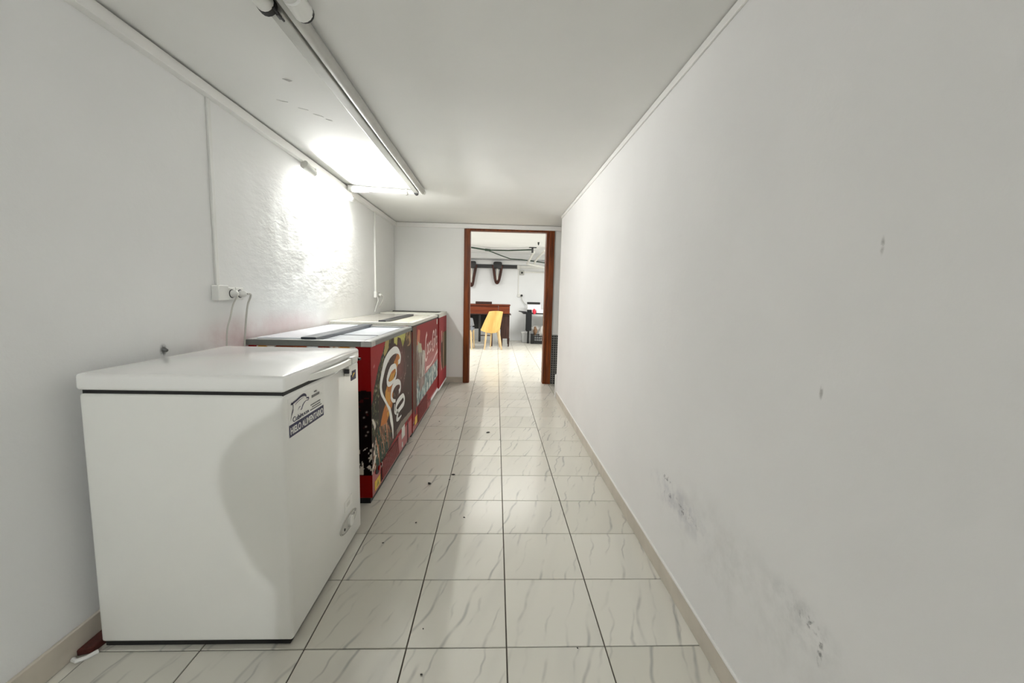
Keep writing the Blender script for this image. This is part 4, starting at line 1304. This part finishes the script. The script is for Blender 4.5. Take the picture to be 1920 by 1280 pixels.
# ------------------------------------------------------------------ the photographer, behind the viewpoint
def make_photographer():
    V, E, RD = [], [], []

    def add(p, r, parent=None):
        V.append(p)
        RD.append(r if isinstance(r, tuple) else (r, r))
        if parent is not None:
            E.append((parent, len(V) - 1))
        return len(V) - 1
    cx = 0.075
    pelvis = add((cx, -0.66, 0.93), (0.135, 0.105))
    waist = add((cx, -0.66, 1.08), (0.12, 0.095), pelvis)
    chest = add((cx, -0.645, 1.25), (0.145, 0.11), waist)
    neckb = add((cx, -0.63, 1.385), (0.085, 0.075), chest)
    neck = add((cx, -0.605, 1.48), 0.052, neckb)
    head0 = add((cx, -0.575, 1.55), (0.072, 0.09), neck)
    head1 = add((cx, -0.56, 1.62), (0.076, 0.096), head0)
    add((cx, -0.57, 1.69), (0.06, 0.075), head1)
    for sgn in (-1, 1):
        hip = add((cx + sgn * 0.085, -0.66, 0.86), 0.095, pelvis)
        knee = add((cx + sgn * 0.10, -0.635, 0.48), 0.060, hip)
        calf = add((cx + sgn * 0.10, -0.665, 0.33), 0.055, knee)
        ankle = add((cx + sgn * 0.105, -0.68, 0.085), 0.038, calf)
        add((cx + sgn * 0.12, -0.53, 0.036), 0.034, ankle)
        sh = add((cx + sgn * 0.175, -0.63, 1.315), 0.056, neckb)
        elbow = add((cx + sgn * 0.150, -0.52, 1.09), 0.038, sh)
        wrist = add((0.01 + sgn * 0.085, -0.20, 1.135), 0.027, elbow)
        palm = add((0.005 + sgn * 0.078, -0.125, 1.15), (0.036, 0.020), wrist)
    me = bpy.data.meshes.new('body')
    me.from_pydata(V, E, [])
    o = bpy.data.objects.new('body', me)
    COL.objects.link(o)
    md = o.modifiers.new('skin', 'SKIN')
    for i, r in enumerate(RD):
        me.skin_vertices[0].data[i].radius = r
    me.skin_vertices[0].data[0].use_root = True
    sb = o.modifiers.new('sub', 'SUBSURF')
    sb.levels = sb.render_levels = 2
    bpy.context.view_layer.update()
    m2 = bpy.data.meshes.new_from_object(o.evaluated_get(bpy.context.evaluated_depsgraph_get()))
    bpy.data.objects.remove(o)
    t = thing('person', 'person standing at the viewpoint taking the picture, shadow falling on the white freezer', 'person', (cx, -0.62, 0))
    off = Vector((cx, -0.62, 0))
    for v in m2.vertices:
        v.co -= off
        v.co.z = max(v.co.z, 0.001)
    m2.polygons.foreach_set('use_smooth', [True] * len(m2.polygons))
    skin = mat('skin', (196, 150, 124), 0.55, noise_amt=0.04)
    shirt = mat('blue_grey_shirt', (92, 104, 120), 0.85, noise_amt=0.06)
    trousers = mat('dark_trousers', (52, 54, 60), 0.9, noise_amt=0.08)
    shoes = mat('dark_shoes', (36, 32, 30), 0.6)
    for mm in (skin, shirt, trousers, shoes):
        m2.materials.append(mm)
    for p in m2.polygons:
        c = p.center + off
        r = abs(c.x - cx)
        k = 0
        if c.z < 0.09:
            k = 3
        elif c.z < 0.98 and c.y < -0.5:
            k = 2
        elif c.z < 1.44 and c.y < -0.42:
            k = 1
        p.material_index = k
    mk_obj('body', m2, t)
    # five fingers to a hand, curled round the edges of the phone
    for sgn in (-1, 1):
        for i, ln in enumerate((0.042, 0.048, 0.046, 0.036)):
            z = 1.178 - 0.017 * i
            part('finger', TB([(0.005 + sgn * 0.083, -0.110, z), (sgn * 0.088, -0.080, z + 0.001), (sgn * 0.086, -0.052, z + 0.002), (sgn * (0.086 - ln * 0.35), -0.042, z + 0.002)], [0.0085, 0.008, 0.0075, 0.006], 8), skin, t, smooth=True)
        part('thumb', TB([(0.005 + sgn * 0.070, -0.125, 1.165), (sgn * 0.060, -0.098, 1.168), (sgn * 0.050, -0.078, 1.164)], [0.0105, 0.0095, 0.0075], 8), skin, t, smooth=True)
    bm = bmesh.new()
    bmesh.ops.create_uvsphere(bm, u_segments=20, v_segments=12, radius=1.0)
    for v in bm.verts:
        v.co = Vector((cx + v.co.x * 0.086, -0.59 + v.co.y * 0.105, 1.655 + v.co.z * 0.085))
    part('hair', bm, mat('dark_hair', (40, 30, 24), 0.7, noise_amt=0.2, noise_scale=90), t, smooth=True)
    for sgn in (-1, 1):
        bm = bmesh.new()
        bmesh.ops.create_uvsphere(bm, u_segments=10, v_segments=8, radius=0.011)
        bmesh.ops.translate(bm, verts=bm.verts, vec=(cx + sgn * 0.031, -0.474, 1.60))
        part('eye', bm, M_PRINTW, t, smooth=True)
        part('ear', prism(bmesh.new(), ellipse(-0.57, 1.59, 0.018, 0.03, 12)[:-1], 'x', cx + sgn * 0.074, cx + sgn * 0.088, bev=0.003), skin, t, smooth=True)
    part('nose', TB([(cx, -0.474, 1.60), (cx, -0.455, 1.572), (cx, -0.47, 1.563)], [0.009, 0.013, 0.008], 8), skin, t, smooth=True)
    part('mouth', BX(cx - 0.022, cx + 0.022, -0.487, -0.478, 1.531, 1.539, bev=0.003), mat('lips', (160, 90, 84), 0.5), t, smooth=True)
    ph = thing('phone', 'black phone held in both hands of the person at the viewpoint', 'phone', (0, -0.07, 1.158))
    part('phone_body', BX(-0.08, 0.08, -0.074, -0.066, 1.12, 1.196, bev=0.003), M_BLACK, ph, smooth=True)


make_photographer()
